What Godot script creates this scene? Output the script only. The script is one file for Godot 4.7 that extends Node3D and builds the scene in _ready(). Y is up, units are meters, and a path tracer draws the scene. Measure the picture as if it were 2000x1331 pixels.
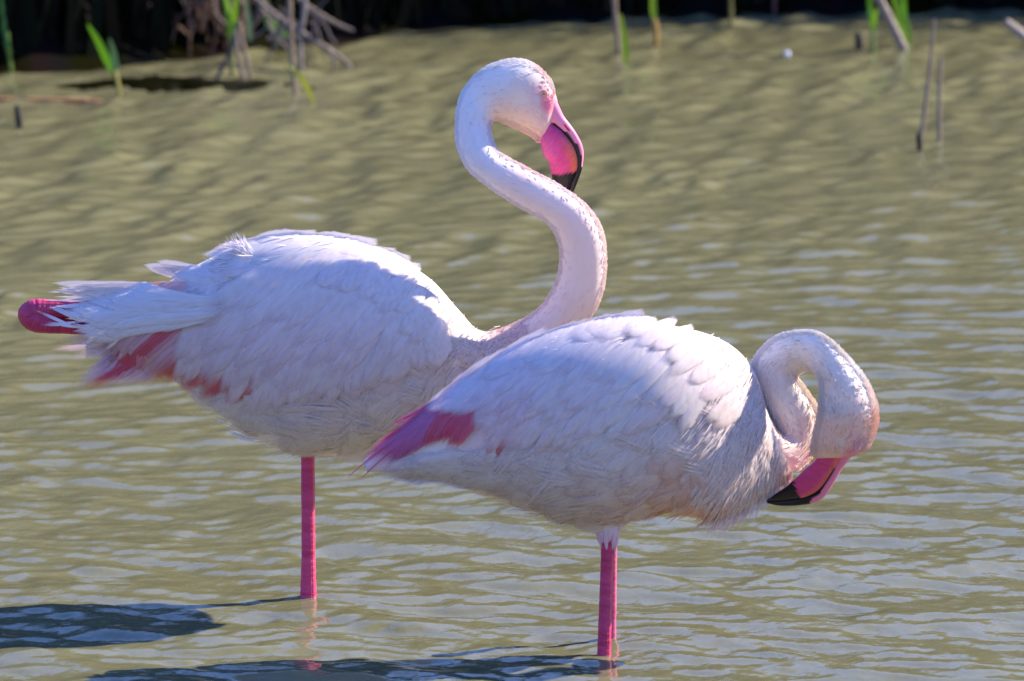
extends Node3D

# ---- lens: a long telephoto, 2000 x 1331 picture units ----
const F := 14400.0
const CAM := Vector3(0.0, 2.084, 11.818)
const PITCH := 0.13950
const NEAR_Z := 0.47            # the second bird stands nearer to the camera

var rng := RandomNumberGenerator.new()
var noise := FastNoiseLite.new()

func ray(px: float, py: float) -> Vector3:
	var f := Vector3(0, -sin(PITCH), -cos(PITCH))
	var u := Vector3(0, cos(PITCH), -sin(PITCH))
	return f + Vector3.RIGHT * ((px - 1000.0) / F) + u * ((665.5 - py) / F)

func on_z(px: float, py: float, z: float) -> Vector3:      # the point of a sight line in the upright plane at z
	var d := ray(px, py)
	return CAM + d * ((z - CAM.z) / d.z)

func on_water(px: float, py: float) -> Vector3:
	var d := ray(px, py)
	return CAM + d * (-CAM.y / d.y)

# ---- a mesh collector ----
class Acc:
	var v := PackedVector3Array()
	var n := PackedVector3Array()
	var c := PackedColorArray()
	var uv := PackedVector2Array()
	var ix := PackedInt32Array()

	# a grid of nu x nv points (v runs fastest); outs say which side is out
	func grid(p: PackedVector3Array, nu: int, nv: int, col: PackedColorArray, t: PackedVector2Array, outs: PackedVector3Array, wrap := false, poles := false) -> void:
		var base := v.size()
		var good := 0.0
		var nn := PackedVector3Array()
		nn.resize(p.size())
		for i in nu:
			var i0: int = maxi(i - 1, 0)
			var i1: int = mini(i + 1, nu - 1)
			for j in nv:
				var j0: int = j - 1
				var j1: int = j + 1
				if wrap:
					j0 = (j0 + nv - 1) % (nv - 1) if j0 < 0 else j0
					j1 = 1 if j1 >= nv else j1
					if j == 0:
						j0 = nv - 2
				else:
					j0 = maxi(j0, 0)
					j1 = mini(j1, nv - 1)
				var m := (p[i1 * nv + j] - p[i0 * nv + j]).cross(p[i * nv + j1] - p[i * nv + j0])
				m = m.normalized()
				if m == Vector3.ZERO:
					m = outs[i * nv + j]
				nn[i * nv + j] = m
				good += m.dot(outs[i * nv + j])
		var s := 1.0 if good >= 0.0 else -1.0
		for k in p.size():
			v.append(p[k])
			n.append(nn[k] * s)
			c.append(col[k])
			uv.append(t[k])
		for i in nu - 1:
			for j in nv - 1:
				var a := base + i * nv + j
				var b := a + nv
				if s > 0.0:
					ix.append_array([a, a + 1, b, b, a + 1, b + 1])
				else:
					ix.append_array([a, b, a + 1, b, b + 1, a + 1])

	func mesh(mat: Material) -> ArrayMesh:
		var arr := []
		arr.resize(Mesh.ARRAY_MAX)
		arr[Mesh.ARRAY_VERTEX] = v
		arr[Mesh.ARRAY_NORMAL] = n
		arr[Mesh.ARRAY_COLOR] = c
		arr[Mesh.ARRAY_TEX_UV] = uv
		arr[Mesh.ARRAY_INDEX] = ix
		var m := ArrayMesh.new()
		m.add_surface_from_arrays(Mesh.PRIMITIVE_TRIANGLES, arr)
		m.surface_set_material(0, mat)
		return m

func put(called: String, mesh: Mesh, parent: Node) -> MeshInstance3D:
	var o := MeshInstance3D.new()
	o.name = called
	o.mesh = mesh
	parent.add_child(o, true)
	return o

func tag(o: Node, label: String, category: String, group := "") -> void:
	o.set_meta("label", label)
	o.set_meta("category", category)
	if group != "":
		o.set_meta("group", group)

func thing(called: String, at: Vector3, label: String, category: String, group := "") -> Node3D:
	var o := Node3D.new()
	o.name = called
	o.position = at
	add_child(o, true)
	tag(o, label, category, group)
	return o

func crom(a: float, b: float, c: float, d: float, t: float) -> float:
	return 0.5 * (2.0 * b + (c - a) * t + (2.0 * a - 5.0 * b + 4.0 * c - d) * t * t + (3.0 * b - a - 3.0 * c + d) * t * t * t)

# rows of numbers, drawn through smoothly: n samples in all
func smooth_rows(rows: Array, n: int) -> Array:
	var out := []
	var m := rows.size()
	var w: int = rows[0].size()
	for i in n:
		var f := float(i) / (n - 1) * (m - 1)
		var k := mini(int(f), m - 2)
		var t := f - k
		var r := PackedFloat32Array()
		r.resize(w)
		for q in w:
			r[q] = crom(rows[maxi(k - 1, 0)][q], rows[k][q], rows[k + 1][q], rows[mini(k + 2, m - 1)][q], t)
		out.append(r)
	return out

# a tube along points (metres), radius per point
func tube(acc: Acc, pts: PackedVector3Array, rad: PackedFloat32Array, cols: PackedColorArray, seg := 10, squash := 1.0) -> void:
	var n := pts.size()
	var p := PackedVector3Array()
	var o := PackedVector3Array()
	var c := PackedColorArray()
	var t := PackedVector2Array()
	var ref := Vector3(0, 0, 1)
	var run := 0.0
	for i in n:
		var d := (pts[mini(i + 1, n - 1)] - pts[maxi(i - 1, 0)]).normalized()
		if absf(d.dot(ref)) > 0.95:
			ref = Vector3(1, 0, 0)
		var x := d.cross(ref).normalized()
		var y := x.cross(d).normalized()
		if i > 0:
			run += pts[i].distance_to(pts[i - 1])
		for j in seg + 1:
			var a := TAU * j / seg
			var e := x * cos(a) + y * sin(a) * squash
			p.append(pts[i] + e * rad[i])
			o.append(e)
			c.append(cols[i])
			t.append(Vector2(float(j) / seg, run))
	acc.grid(p, n, seg + 1, c, t, o, true)
	for e in [0, n - 1]:          # closed ends
		var pp := PackedVector3Array()
		var cc := PackedColorArray()
		var tt := PackedVector2Array()
		var oo := PackedVector3Array()
		var way := (pts[e] - pts[1 if e == 0 else n - 2]).normalized()
		for j in seg + 1:
			pp.append(pts[e] + way * rad[e] * 0.25)
			cc.append(cols[e])
			tt.append(Vector2(0.5, run))
			oo.append(way)
		for j in seg + 1:
			pp.append(p[e * (seg + 1) + j])
			cc.append(cols[e])
			tt.append(Vector2(float(j) / seg, run))
			oo.append(way)
		acc.grid(pp, 2, seg + 1, cc, tt, oo, true)

# ---- materials ----
func paint(rough := 0.7, spec := 0.5) -> StandardMaterial3D:
	var m := StandardMaterial3D.new()
	m.vertex_color_use_as_albedo = true
	m.roughness = rough
	m.metallic_specular = spec
	return m

var mat_feather: StandardMaterial3D
var mat_skin: StandardMaterial3D
var mat_bill: StandardMaterial3D
var mat_leg: StandardMaterial3D
var mat_hair: StandardMaterial3D
var mat_stem: StandardMaterial3D
var mat_leaf: StandardMaterial3D
var mat_wet: StandardMaterial3D

func make_materials() -> void:
	var w := 128
	var h := 512
	var im := Image.create(w, h, false, Image.FORMAT_RGB8)
	var hm := Image.create(w, h, false, Image.FORMAT_RGB8)
	var streak := FastNoiseLite.new()
	streak.seed = 5
	streak.noise_type = FastNoiseLite.TYPE_SIMPLEX
	streak.frequency = 1.0
	for y in h:
		for x in w:
			var u := absf((x + 0.5) / w - 0.5) * 2.0
			var side := 1.0 if x * 2 >= w else -1.0
			var q := float(y) / h + u * 0.22
			var s := streak.get_noise_2d(q * 62.0, side * 3.0 + u * 1.2) * 0.55 + streak.get_noise_2d(q * 150.0, side * 7.0 + u * 2.0) * 0.45
			var rib := exp(-pow(u / 0.035, 2.0))
			var k := 0.955 + 0.06 * s - 0.05 * rib
			im.set_pixel(x, y, Color(minf(k + 0.02, 1.0), minf(k, 1.0), minf(k, 1.0)))
			var g := clampf(0.45 + 0.3 * s + 0.3 * rib, 0.0, 1.0)
			hm.set_pixel(x, y, Color(g, g, g))
	hm.convert(Image.FORMAT_RGBA8)
	hm.bump_map_to_normal_map(2.0)
	mat_feather = paint(0.72, 0.35)
	mat_feather.albedo_texture = ImageTexture.create_from_image(im)
	mat_feather.normal_enabled = true
	mat_feather.normal_texture = ImageTexture.create_from_image(hm)
	mat_feather.normal_scale = 0.7
	mat_feather.transparency = BaseMaterial3D.TRANSPARENCY_ALPHA
	mat_feather.backlight_enabled = true
	mat_feather.backlight = Color(0.8, 0.78, 0.77)
	mat_skin = paint(0.85, 0.2)
	mat_skin.backlight_enabled = true
	mat_skin.backlight = Color(0.62, 0.60, 0.59)
	mat_skin.rim_enabled = true
	mat_skin.rim = 0.4
	var vel := FastNoiseLite.new()
	vel.seed = 31
	vel.frequency = 0.05
	vel.fractal_octaves = 4
	var vt := NoiseTexture2D.new()
	vt.noise = vel
	vt.seamless = true
	vt.width = 512
	vt.height = 512
	vt.as_normal_map = true
	vt.bump_strength = 4.0
	mat_skin.normal_enabled = true
	mat_skin.normal_texture = vt
	mat_skin.normal_scale = 0.12
	mat_skin.uv1_scale = Vector3(8, 4, 1)
	mat_hair = paint(0.8, 0.3)
	mat_hair.backlight_enabled = true
	mat_hair.backlight = Color(0.35, 0.34, 0.34)
	var fine := FastNoiseLite.new()
	fine.seed = 11
	fine.frequency = 0.03
	fine.fractal_octaves = 4
	var ft := NoiseTexture2D.new()
	ft.noise = fine
	ft.seamless = true
	ft.width = 256
	ft.height = 256
	ft.as_normal_map = true
	ft.bump_strength = 3.0
	mat_bill = paint(0.3, 0.36)
	mat_bill.normal_enabled = true
	mat_bill.normal_texture = ft
	mat_bill.normal_scale = 0.35
	mat_bill.uv1_scale = Vector3(2, 5, 1)
	# scutes of the leg: shallow rings across
	var sc := Image.create(64, 256, false, Image.FORMAT_RGB8)
	for y in 256:
		for x in 64:
			var q := fposmod(y / 32.0 + 0.25 * sin(TAU * x / 64.0 * 2.0) + 0.1 * noise.get_noise_2d(x * 9.0, y * 4.0), 1.0)
			var g := 0.35 + 0.5 * smoothstep(0.0, 0.25, q) * (1.0 - 0.5 * smoothstep(0.5, 1.0, q))
			var vert := fposmod(x / 64.0 * 6.0, 1.0)
			g -= 0.25 * (1.0 - smoothstep(0.0, 0.14, minf(vert, 1.0 - vert)))
			sc.set_pixel(x, y, Color(g, g, g))
	sc.convert(Image.FORMAT_RGBA8)
	sc.bump_map_to_normal_map(2.5)
	mat_leg = paint(0.48, 0.5)
	mat_leg.normal_enabled = true
	mat_leg.normal_texture = ImageTexture.create_from_image(sc)
	mat_leg.normal_scale = 0.8
	mat_leg.uv1_scale = Vector3(1, 14, 1)
	mat_stem = paint(0.7, 0.4)
	mat_stem.normal_enabled = true
	mat_stem.normal_texture = ft
	mat_stem.normal_scale = 0.6
	mat_stem.uv1_scale = Vector3(1, 6, 1)
	mat_leaf = paint(0.5, 0.5)
	mat_leaf.backlight_enabled = true
	mat_leaf.backlight = Color(0.7, 0.7, 0.7)
	mat_wet = paint(0.06, 0.7)

func _ready() -> void:
	rng.seed = 20240611
	noise.seed = 7
	noise.frequency = 1.0
	# camera
	var cam := Camera3D.new()
	cam.name = "camera"
	add_child(cam)
	var lens := CameraAttributesPhysical.new()
	lens.frustum_focal_length = 259.6
	lens.frustum_focus_distance = 11.85
	lens.frustum_far = 1200.0
	lens.frustum_near = 0.5
	lens.exposure_aperture = 9.0
	cam.attributes = lens
	cam.position = CAM
	cam.rotation = Vector3(-PITCH, 0, 0)
	cam.keep_aspect = Camera3D.KEEP_HEIGHT
	cam.fov = rad_to_deg(2.0 * atan(665.5 / F))
	cam.near = 0.5
	cam.far = 1200.0
	cam.current = true
	# sky, sun, exposure
	var sky := ProceduralSkyMaterial.new()
	sky.sky_top_color = Color(0.29, 0.44, 0.77)
	sky.sky_horizon_color = Color(0.63, 0.72, 0.87)
	sky.sky_curve = 0.16
	sky.sky_energy_multiplier = 1.0
	sky.ground_bottom_color = Color(0.12, 0.12, 0.08)
	sky.ground_horizon_color = Color(0.45, 0.5, 0.5)
	sky.sun_angle_max = 2.0
	var env := Environment.new()
	env.background_mode = Environment.BG_SKY
	env.sky = Sky.new()
	env.sky.sky_material = sky
	env.background_energy_multiplier = 1.05
	env.tonemap_mode = Environment.TONE_MAPPER_LINEAR
	env.tonemap_exposure = 2.4
	env.sdfgi_enabled = true
	env.ssao_enabled = true
	env.ssil_enabled = true
	var we := WorldEnvironment.new()
	we.name = "world_environment"
	we.environment = env
	add_child(we)
	var sun := DirectionalLight3D.new()
	sun.name = "sun"
	sun.light_color = Color(1.0, 0.955, 0.88)
	sun.light_energy = 1.6
	sun.light_angular_distance = 0.5
	sun.shadow_enabled = true
	add_child(sun)
	var to_sun := Vector3(0.76, 0.58, -0.34).normalized()
	sun.look_at_from_position(to_sun * 50.0, Vector3.ZERO, Vector3.UP)

	make_materials()
	build_water()
	build_bank()
	build_painted_reflection()
	build_birds()
	build_plants()

# ---- water: one sheet, real ripples ----
func axis(from: float, to: float, step0: float, step1: float, reach_lo: float, reach_hi: float) -> PackedFloat32Array:
	var mid := PackedFloat32Array()
	var x := from
	while x < to:
		mid.append(x)
		x += lerpf(step0, step1, (x - from) / (to - from))
	mid.append(to)
	var lo := PackedFloat32Array()
	var s := 0.03
	x = from
	while x > reach_lo:
		x -= s
		s *= 1.28
		lo.append(x)
	lo.reverse()
	lo.append_array(mid)
	s = 0.03
	x = to
	while x < reach_hi:
		x += s
		s *= 1.28
		lo.append(x)
	return lo

func build_water() -> void:
	var xs := axis(-1.62, 1.62, 0.0125, 0.0125, -160.0, 160.0)
	var zs := axis(-10.6, 1.25, 0.028, 0.011, -16.0, 60.0)
	var nx := xs.size()
	var nz := zs.size()
	# two trains of ripples that cross: A with its crests running away from the camera, B with them lying across the view
	var r := RandomNumberGenerator.new()
	r.seed = 99
	var ka := PackedVector3Array()
	var kb := PackedVector3Array()
	var kc := PackedVector3Array()
	for i in 9:
		var lam := 0.075 * pow(1.26, i)
		var th := deg_to_rad(18.0 + r.randf_range(-26, 26))
		ka.append(Vector3(cos(th), sin(th), r.randf() * TAU) * Vector3(TAU / lam, TAU / lam, 1))
		th = deg_to_rad(112.0 + r.randf_range(-50, 50))
		kb.append(Vector3(cos(th), sin(th), r.randf() * TAU) * Vector3(TAU / lam, TAU / lam, 1))
	for i in 7:
		var lam := 0.05 * pow(1.18, i)
		var th := deg_to_rad(100.0 + r.randf_range(-50, 50))
		kc.append(Vector3(cos(th), sin(th), r.randf() * TAU) * Vector3(TAU / lam, TAU / lam, 1))
	var p := PackedVector3Array()
	var c := PackedColorArray()
	var t := PackedVector2Array()
	var o := PackedVector3Array()
	p.resize(nx * nz)
	c.resize(nx * nz)
	t.resize(nx * nz)
	o.resize(nx * nz)
	var warp := FastNoiseLite.new()
	warp.seed = 3
	warp.frequency = 1.0
	var chop := FastNoiseLite.new()
	chop.seed = 12
	chop.noise_type = FastNoiseLite.TYPE_SIMPLEX_SMOOTH
	chop.frequency = 1.0
	chop.fractal_type = FastNoiseLite.FRACTAL_FBM
	chop.fractal_octaves = 5
	chop.fractal_gain = 0.54
	chop.domain_warp_enabled = true
	chop.domain_warp_amplitude = 0.35
	chop.domain_warp_frequency = 0.9
	var feet := [on_water(602, 1170), on_water(1180, 1273), on_water(1193, 1245)]
	var ridge := FastNoiseLite.new()
	ridge.seed = 44
	ridge.noise_type = FastNoiseLite.TYPE_SIMPLEX_SMOOTH
	ridge.frequency = 1.0
	ridge.fractal_type = FastNoiseLite.FRACTAL_RIDGED
	ridge.fractal_octaves = 4
	ridge.fractal_gain = 0.45
	var spans := PackedFloat32Array()
	for ix in nx:
		spans.append(absf(xs[mini(ix + 1, nx - 1)] - xs[maxi(ix - 1, 0)]) * 0.5)
	for iz in nz:
		var z := zs[iz]
		var dz := absf(zs[mini(iz + 1, nz - 1)] - zs[maxi(iz - 1, 0)]) * 0.5
		for ix in nx:
			var x := xs[ix]
			var h := 0.0
			var step := maxf(dz, spans[ix])
			if step < 0.08:
				var wx := x + 0.10 * warp.get_noise_2d(x * 1.1, z * 0.8)
				var wz := z + 0.16 * warp.get_noise_2d(x * 1.1 + 40.0, z * 0.8)
				var far := smoothstep(-1.0, -7.0, z + 1.3 * x)
				var patch := 0.65 + 0.7 * warp.get_noise_2d(x * 0.9 + 9.0, z * 0.45)
				var patch2 := clampf(0.5 + 1.6 * warp.get_noise_2d(x * 1.6 - 30.0, z * 0.9), 0.0, 1.3)
				for k in 9:
					var lam := 0.075 * pow(1.26, k)
					if step * 3.0 > lam:
						continue
					var amp := 0.0022 * lam / (0.35 + 1.6 * lam)
					var wa := ka[k]
					var wb := kb[k]
					h += (1.0 if k < 6 else 0.4) * amp * 2.2 * (far * 2.3 + 0.14) * patch * cos(wa.x * wx + wa.y * wz + wa.z)
					h += amp * 1.6 * (1.0 - 0.75 * far) * (1.3 - 0.5 * patch) * cos(wb.x * wx + wb.y * wz + wb.z)
				# the broken chop between the trains, longer along the crests than across
				var e := lerpf(0.49, -0.9, far)
				var u := x * cos(e) + z * sin(e)
				var v := -x * sin(e) + z * cos(e)
				h += (0.0062 + 0.0035 * patch) * chop.get_noise_2d(u * (1.9 + 1.2 * far), v * (3.4 + 2.0 * far)) * (1.0 - 0.25 * far)
				h += 0.006 * (1.0 - 0.6 * far) * ridge.get_noise_2d(u * 1.1 + 0.25 * warp.get_noise_2d(x * 3.0, z * 3.0), v * 2.3)
				for f in feet:
					var d: float = Vector2(x - f.x, z - f.z).length()
					if d < 0.3:
						h += 0.0007 * exp(-d * 9.0) * cos(d * 150.0)
				if step < 0.017:
					for k in 7:
						var wc := kc[k]
						h += 0.00042 * patch2 * (0.6 + 0.1 * k) * cos(wc.x * wx + wc.y * wz + wc.z)
			p[iz * nx + ix] = Vector3(x, h, z)
			o[iz * nx + ix] = Vector3.UP
			t[iz * nx + ix] = Vector2(x, z)
			c[iz * nx + ix] = Color.WHITE
	var acc := Acc.new()
	acc.grid(p, nz, nx, c, t, o)
	var m := StandardMaterial3D.new()
	m.albedo_color = Color(0.145, 0.138, 0.070).linear_to_srgb()
	m.roughness = 0.045
	m.metallic_specular = 0.26
	var nt := NoiseTexture2D.new()
	var fn := FastNoiseLite.new()
	fn.seed = 21
	fn.frequency = 0.012
	fn.fractal_octaves = 4
	fn.domain_warp_enabled = true
	fn.domain_warp_amplitude = 25.0
	nt.noise = fn
	nt.seamless = true
	nt.width = 512
	nt.height = 512
	nt.as_normal_map = true
	nt.bump_strength = 3.0
	m.normal_enabled = true
	m.normal_texture = nt
	m.normal_scale = 0.30
	m.uv1_scale = Vector3(2.1, 1.6, 1)
	var w := put("water", acc.mesh(m), self)
	w.set_meta("kind", "structure")
	w.set_meta("label", "shallow olive green water with small ripples")

# ---- the far bank ----
var shore := PackedVector2Array()      # (x, z) of the waterline

func shore_z(x: float) -> float:
	for i in shore.size() - 1:
		if x <= shore[i + 1].x:
			return lerpf(shore[i].y, shore[i + 1].y, clampf((x - shore[i].x) / (shore[i + 1].x - shore[i].x), 0.0, 1.0))
	return shore[shore.size() - 1].y

func build_bank() -> void:
	for q in [[-9000, 158], [-600, 152], [0, 143], [200, 130], [400, 108], [600, 84], [800, 62], [1000, 45], [1300, 32], [1600, 26], [2000, 18], [2600, 14], [9000, 14]]:
		var w := on_water(clampf(q[0], -800.0, 2800.0), q[1])
		shore.append(Vector2(w.x if absf(q[0]) < 5000 else signf(q[0]) * 170.0, w.z))
	var xs := axis(-2.4, 2.6, 0.05, 0.05, -160.0, 160.0)
	var deep := [[-0.5, -0.12], [-0.12, -0.03], [0.0, 0.01], [0.10, 0.10], [0.22, 0.24], [0.5, 0.34], [1.2, 0.42], [2.5, 0.5], [6.0, 0.6], [20.0, 0.7], [90.0, 1.0], [600.0, 1.2]]
	var p := PackedVector3Array()
	var c := PackedColorArray()
	var t := PackedVector2Array()
	var o := PackedVector3Array()
	for d in deep:
		for x in xs:
			var bump := noise.get_noise_2d(x * 3.0, d[0] * 3.0)
			var z: float = shore_z(x) - d[0] + 0.06 * noise.get_noise_2d(x * 2.3, 4.0) + 0.03 * bump
			p.append(Vector3(x, d[1] * (1.0 + 0.25 * bump), z))
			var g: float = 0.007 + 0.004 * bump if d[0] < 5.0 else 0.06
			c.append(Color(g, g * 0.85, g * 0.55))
			t.append(Vector2(x, d[0]))
			o.append(Vector3(0, 1, 0.3))
	var acc := Acc.new()
	acc.grid(p, deep.size(), xs.size(), c, t, o)
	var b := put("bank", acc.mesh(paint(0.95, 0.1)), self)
	b.set_meta("kind", "structure")
	b.set_meta("label", "dark muddy bank behind the water")
	# the reed bed on the bank, one dark mass
	var leaf := Acc.new()
	var pp := PackedVector3Array()
	var cc := PackedColorArray()
	var tt := PackedVector2Array()
	var oo := PackedVector3Array()
	for i in 7:
		var f := i / 6.0
		for j in [-1.0, 0.0, 1.0]:
			pp.append(Vector3(j * 0.016 * pow(1.0 - f, 0.6), f, 0.22 * f * f + 0.004 * absf(j)))
			cc.append(Color.WHITE)
			tt.append(Vector2(j, f))
			oo.append(Vector3(0, 0, 1))
	leaf.grid(pp, 7, 3, cc, tt, oo)
	var n := 20000
	var mm := MultiMesh.new()
	mm.transform_format = MultiMesh.TRANSFORM_3D
	mm.use_colors = true
	mm.mesh = leaf.mesh(paint(0.9, 0.1))
	mm.instance_count = n
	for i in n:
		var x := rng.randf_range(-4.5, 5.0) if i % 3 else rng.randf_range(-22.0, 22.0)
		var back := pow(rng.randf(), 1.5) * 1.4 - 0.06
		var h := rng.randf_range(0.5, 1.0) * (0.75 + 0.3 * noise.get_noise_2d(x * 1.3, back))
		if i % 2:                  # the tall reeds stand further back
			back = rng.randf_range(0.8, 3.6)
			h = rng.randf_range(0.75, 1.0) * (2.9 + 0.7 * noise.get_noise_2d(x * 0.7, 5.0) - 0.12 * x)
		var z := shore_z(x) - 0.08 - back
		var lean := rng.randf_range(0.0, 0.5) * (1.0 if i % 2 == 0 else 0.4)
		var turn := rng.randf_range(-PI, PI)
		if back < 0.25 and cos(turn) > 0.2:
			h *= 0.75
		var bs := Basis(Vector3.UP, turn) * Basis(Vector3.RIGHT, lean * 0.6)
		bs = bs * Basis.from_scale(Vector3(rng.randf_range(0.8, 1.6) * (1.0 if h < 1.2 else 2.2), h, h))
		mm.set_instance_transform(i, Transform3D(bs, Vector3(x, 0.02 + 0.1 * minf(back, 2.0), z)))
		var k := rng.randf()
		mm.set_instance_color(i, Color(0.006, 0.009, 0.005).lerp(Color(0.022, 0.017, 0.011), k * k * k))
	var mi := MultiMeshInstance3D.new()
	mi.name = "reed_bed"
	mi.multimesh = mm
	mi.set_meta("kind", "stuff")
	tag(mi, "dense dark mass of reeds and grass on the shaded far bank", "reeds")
	add_child(mi)

func build_painted_reflection() -> void:
	# added strip; its near-black colour paints the dark reflection below the left bank
	var acc := Acc.new()
	var p := PackedVector3Array()
	var c := PackedColorArray()
	var t := PackedVector2Array()
	var o := PackedVector3Array()
	for i in 9:
		var g := i / 8.0 * 2.0 - 1.0
		for j in 61:
			var f := j / 60.0
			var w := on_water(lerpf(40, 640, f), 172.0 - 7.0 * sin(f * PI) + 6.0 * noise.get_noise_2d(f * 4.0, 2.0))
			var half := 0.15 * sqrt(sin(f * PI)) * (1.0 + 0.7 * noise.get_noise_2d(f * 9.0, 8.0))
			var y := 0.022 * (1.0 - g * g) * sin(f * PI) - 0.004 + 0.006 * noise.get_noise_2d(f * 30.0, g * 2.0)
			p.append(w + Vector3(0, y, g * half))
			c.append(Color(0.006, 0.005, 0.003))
			t.append(Vector2(f, g))
			o.append(Vector3.UP)
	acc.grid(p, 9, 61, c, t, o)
	var m := put("painted_reflection", acc.mesh(paint(0.3, 0.3)), self)
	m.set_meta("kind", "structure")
	m.set_meta("label", "added dark strip painting the dark reflection on the water below the left bank")

# ---- birds ----
# A bird is one body swept from tail to face (rows: upper edge x y, lower edge x y, half depth, sideways shift; in picture units at the bird's distance), and feathers laid on it.
class Bird:
	var z0 := 0.0
	var m := 0.00083            # metres per picture unit at the bird
	var at := Vector3.ZERO
	var rings := []
	var torso := 60             # rings up to here carry the large feathers
	var tint := []              # x, y, r, g, b
	var flow := []              # x, y, direction x y, length, width
	var root: Node3D
	var skip := []        # rectangles (x0, y0, x1, y1) where no small feathers grow

func tint_at(b: Bird, x: float, y: float) -> Color:
	var s := 0.0
	var r := 0.0
	var g := 0.0
	var l := 0.0
	for k in b.tint:
		var d: float = (x - k[0]) * (x - k[0]) + (y - k[1]) * (y - k[1]) + 40.0
		var w := 1.0 / (d * d)
		s += w
		r += w * k[2]
		g += w * k[3]
		l += w * k[4]
	return Color(r / s * 1.015, g / s * 0.995, l / s * 0.955)

func flow_at(b: Bird, x: float, y: float) -> PackedFloat32Array:
	var s := 0.0
	var o := PackedFloat32Array([0, 0, 0, 0])
	for k in b.flow:
		var d: float = (x - k[0]) * (x - k[0]) + (y - k[1]) * (y - k[1]) + 200.0
		var w := 1.0 / (d * d)
		s += w
		for q in 4:
			o[q] += w * k[2 + q]
	for q in 4:
		o[q] /= s
	return o

func world(b: Bird, x: float, y: float, off: float) -> Vector3:     # off: picture units towards the camera
	return on_z(x, y, b.z0 + off * b.m) - b.at

# where a point of the picture lies on the near (side 1) or far side of the body: ring, v, off
func near(b: Bird, x: float, y: float, s0: int, s1: int) -> Vector3:
	var best := 1e9
	var bs := float(s0)
	var bv := 0.0
	var last := 0.0
	for i in range(s0, s1):
		var r: PackedFloat32Array = b.rings[i]
		var ax := (r[0] - r[2]) * 0.5
		var ay := (r[1] - r[3]) * 0.5
		var dx := x - (r[0] + r[2]) * 0.5
		var dy := y - (r[1] + r[3]) * 0.5
		var l2 := ax * ax + ay * ay
		var perp := (ax * dy - ay * dx) / sqrt(l2)
		var v := (ax * dx + ay * dy) / l2
		var cost := absf(perp) + 60.0 * maxf(absf(v) - 1.0, 0.0)
		if cost < best:
			best = cost
			bs = i
			bv = v
			last = perp
	var i0 := int(bs)
	var r: PackedFloat32Array = b.rings[i0]
	# between this ring and its neighbour on the point's side
	var hd := r[4]
	var zc := r[5]
	for i1 in [i0 - 1, i0 + 1]:
		if i1 < s0 or i1 >= s1:
			continue
		var e: PackedFloat32Array = b.rings[i1]
		var ax := (e[0] - e[2]) * 0.5
		var ay := (e[1] - e[3]) * 0.5
		var dx := x - (e[0] + e[2]) * 0.5
		var dy := y - (e[1] + e[3]) * 0.5
		var l2 := ax * ax + ay * ay
		var perp := (ax * dy - ay * dx) / sqrt(l2)
		if perp * last < 0.0:
			var t := last / (last - perp)
			hd = lerpf(hd, e[4], t)
			zc = lerpf(zc, e[5], t)
			bv = lerpf(bv, (ax * dx + ay * dy) / l2, t)
			break
	var vc := clampf(bv, -0.985, 0.985)
	return Vector3(bs, vc, zc + hd * sqrt(1.0 - vc * vc))

func near_normal(b: Bird, q: Vector3) -> Vector3:
	var i := int(q.x)
	var r: PackedFloat32Array = b.rings[i]
	var ax := (r[0] - r[2]) * 0.5
	var ay := (r[1] - r[3]) * 0.5
	var l := sqrt(ax * ax + ay * ay)
	var k := q.y / l
	return Vector3(ax / l * k, -ay / l * k, sqrt(1.0 - q.y * q.y) / r[4]).normalized()

func loft(b: Bird, acc: Acc, rings: Array, seg: int, paint_at: Callable, power := 1.0) -> void:
	var p := PackedVector3Array()
	var c := PackedColorArray()
	var t := PackedVector2Array()
	var o := PackedVector3Array()
	for i in rings.size():
		var r: PackedFloat32Array = rings[i]
		var cx := (r[0] + r[2]) * 0.5
		var cy := (r[1] + r[3]) * 0.5
		var mid := world(b, cx, cy, r[5])
		for j in seg + 1:
			var a := TAU * j / seg
			var ca := signf(cos(a)) * pow(absf(cos(a)), power)
			var sa := signf(sin(a)) * pow(absf(sin(a)), power)
			var x := cx + (r[0] - cx) * ca
			var y := cy + (r[1] - cy) * ca
			var q := world(b, x, y, r[5] + r[4] * sa)
			p.append(q)
			o.append(q - mid)
			c.append(paint_at.call(x, y, float(i) / (rings.size() - 1), ca))
			t.append(Vector2(float(j) / seg, float(i) / rings.size()))
	var n := seg + 1
	acc.grid(p, rings.size(), n, c, t, o, true)
	for e in [0, rings.size() - 1]:
		var r: PackedFloat32Array = rings[e]
		var mid := world(b, (r[0] + r[2]) * 0.5, (r[1] + r[3]) * 0.5, r[5])
		var other: PackedFloat32Array = rings[1 if e == 0 else e - 1]
		var way := (mid - world(b, (other[0] + other[2]) * 0.5, (other[1] + other[3]) * 0.5, other[5])).normalized()
		var pp := PackedVector3Array()
		var cc := PackedColorArray()
		var tt := PackedVector2Array()
		var oo := PackedVector3Array()
		for j in n:
			pp.append(mid + way * 0.002)
			cc.append(c[e * n + j])
			tt.append(Vector2(0.5, t[e * n].y))
			oo.append(way)
		for j in n:
			pp.append(p[e * n + j])
			cc.append(c[e * n + j])
			tt.append(t[e * n + j])
			oo.append(way)
		acc.grid(pp, 2, n, cc, tt, oo, true)

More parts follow.
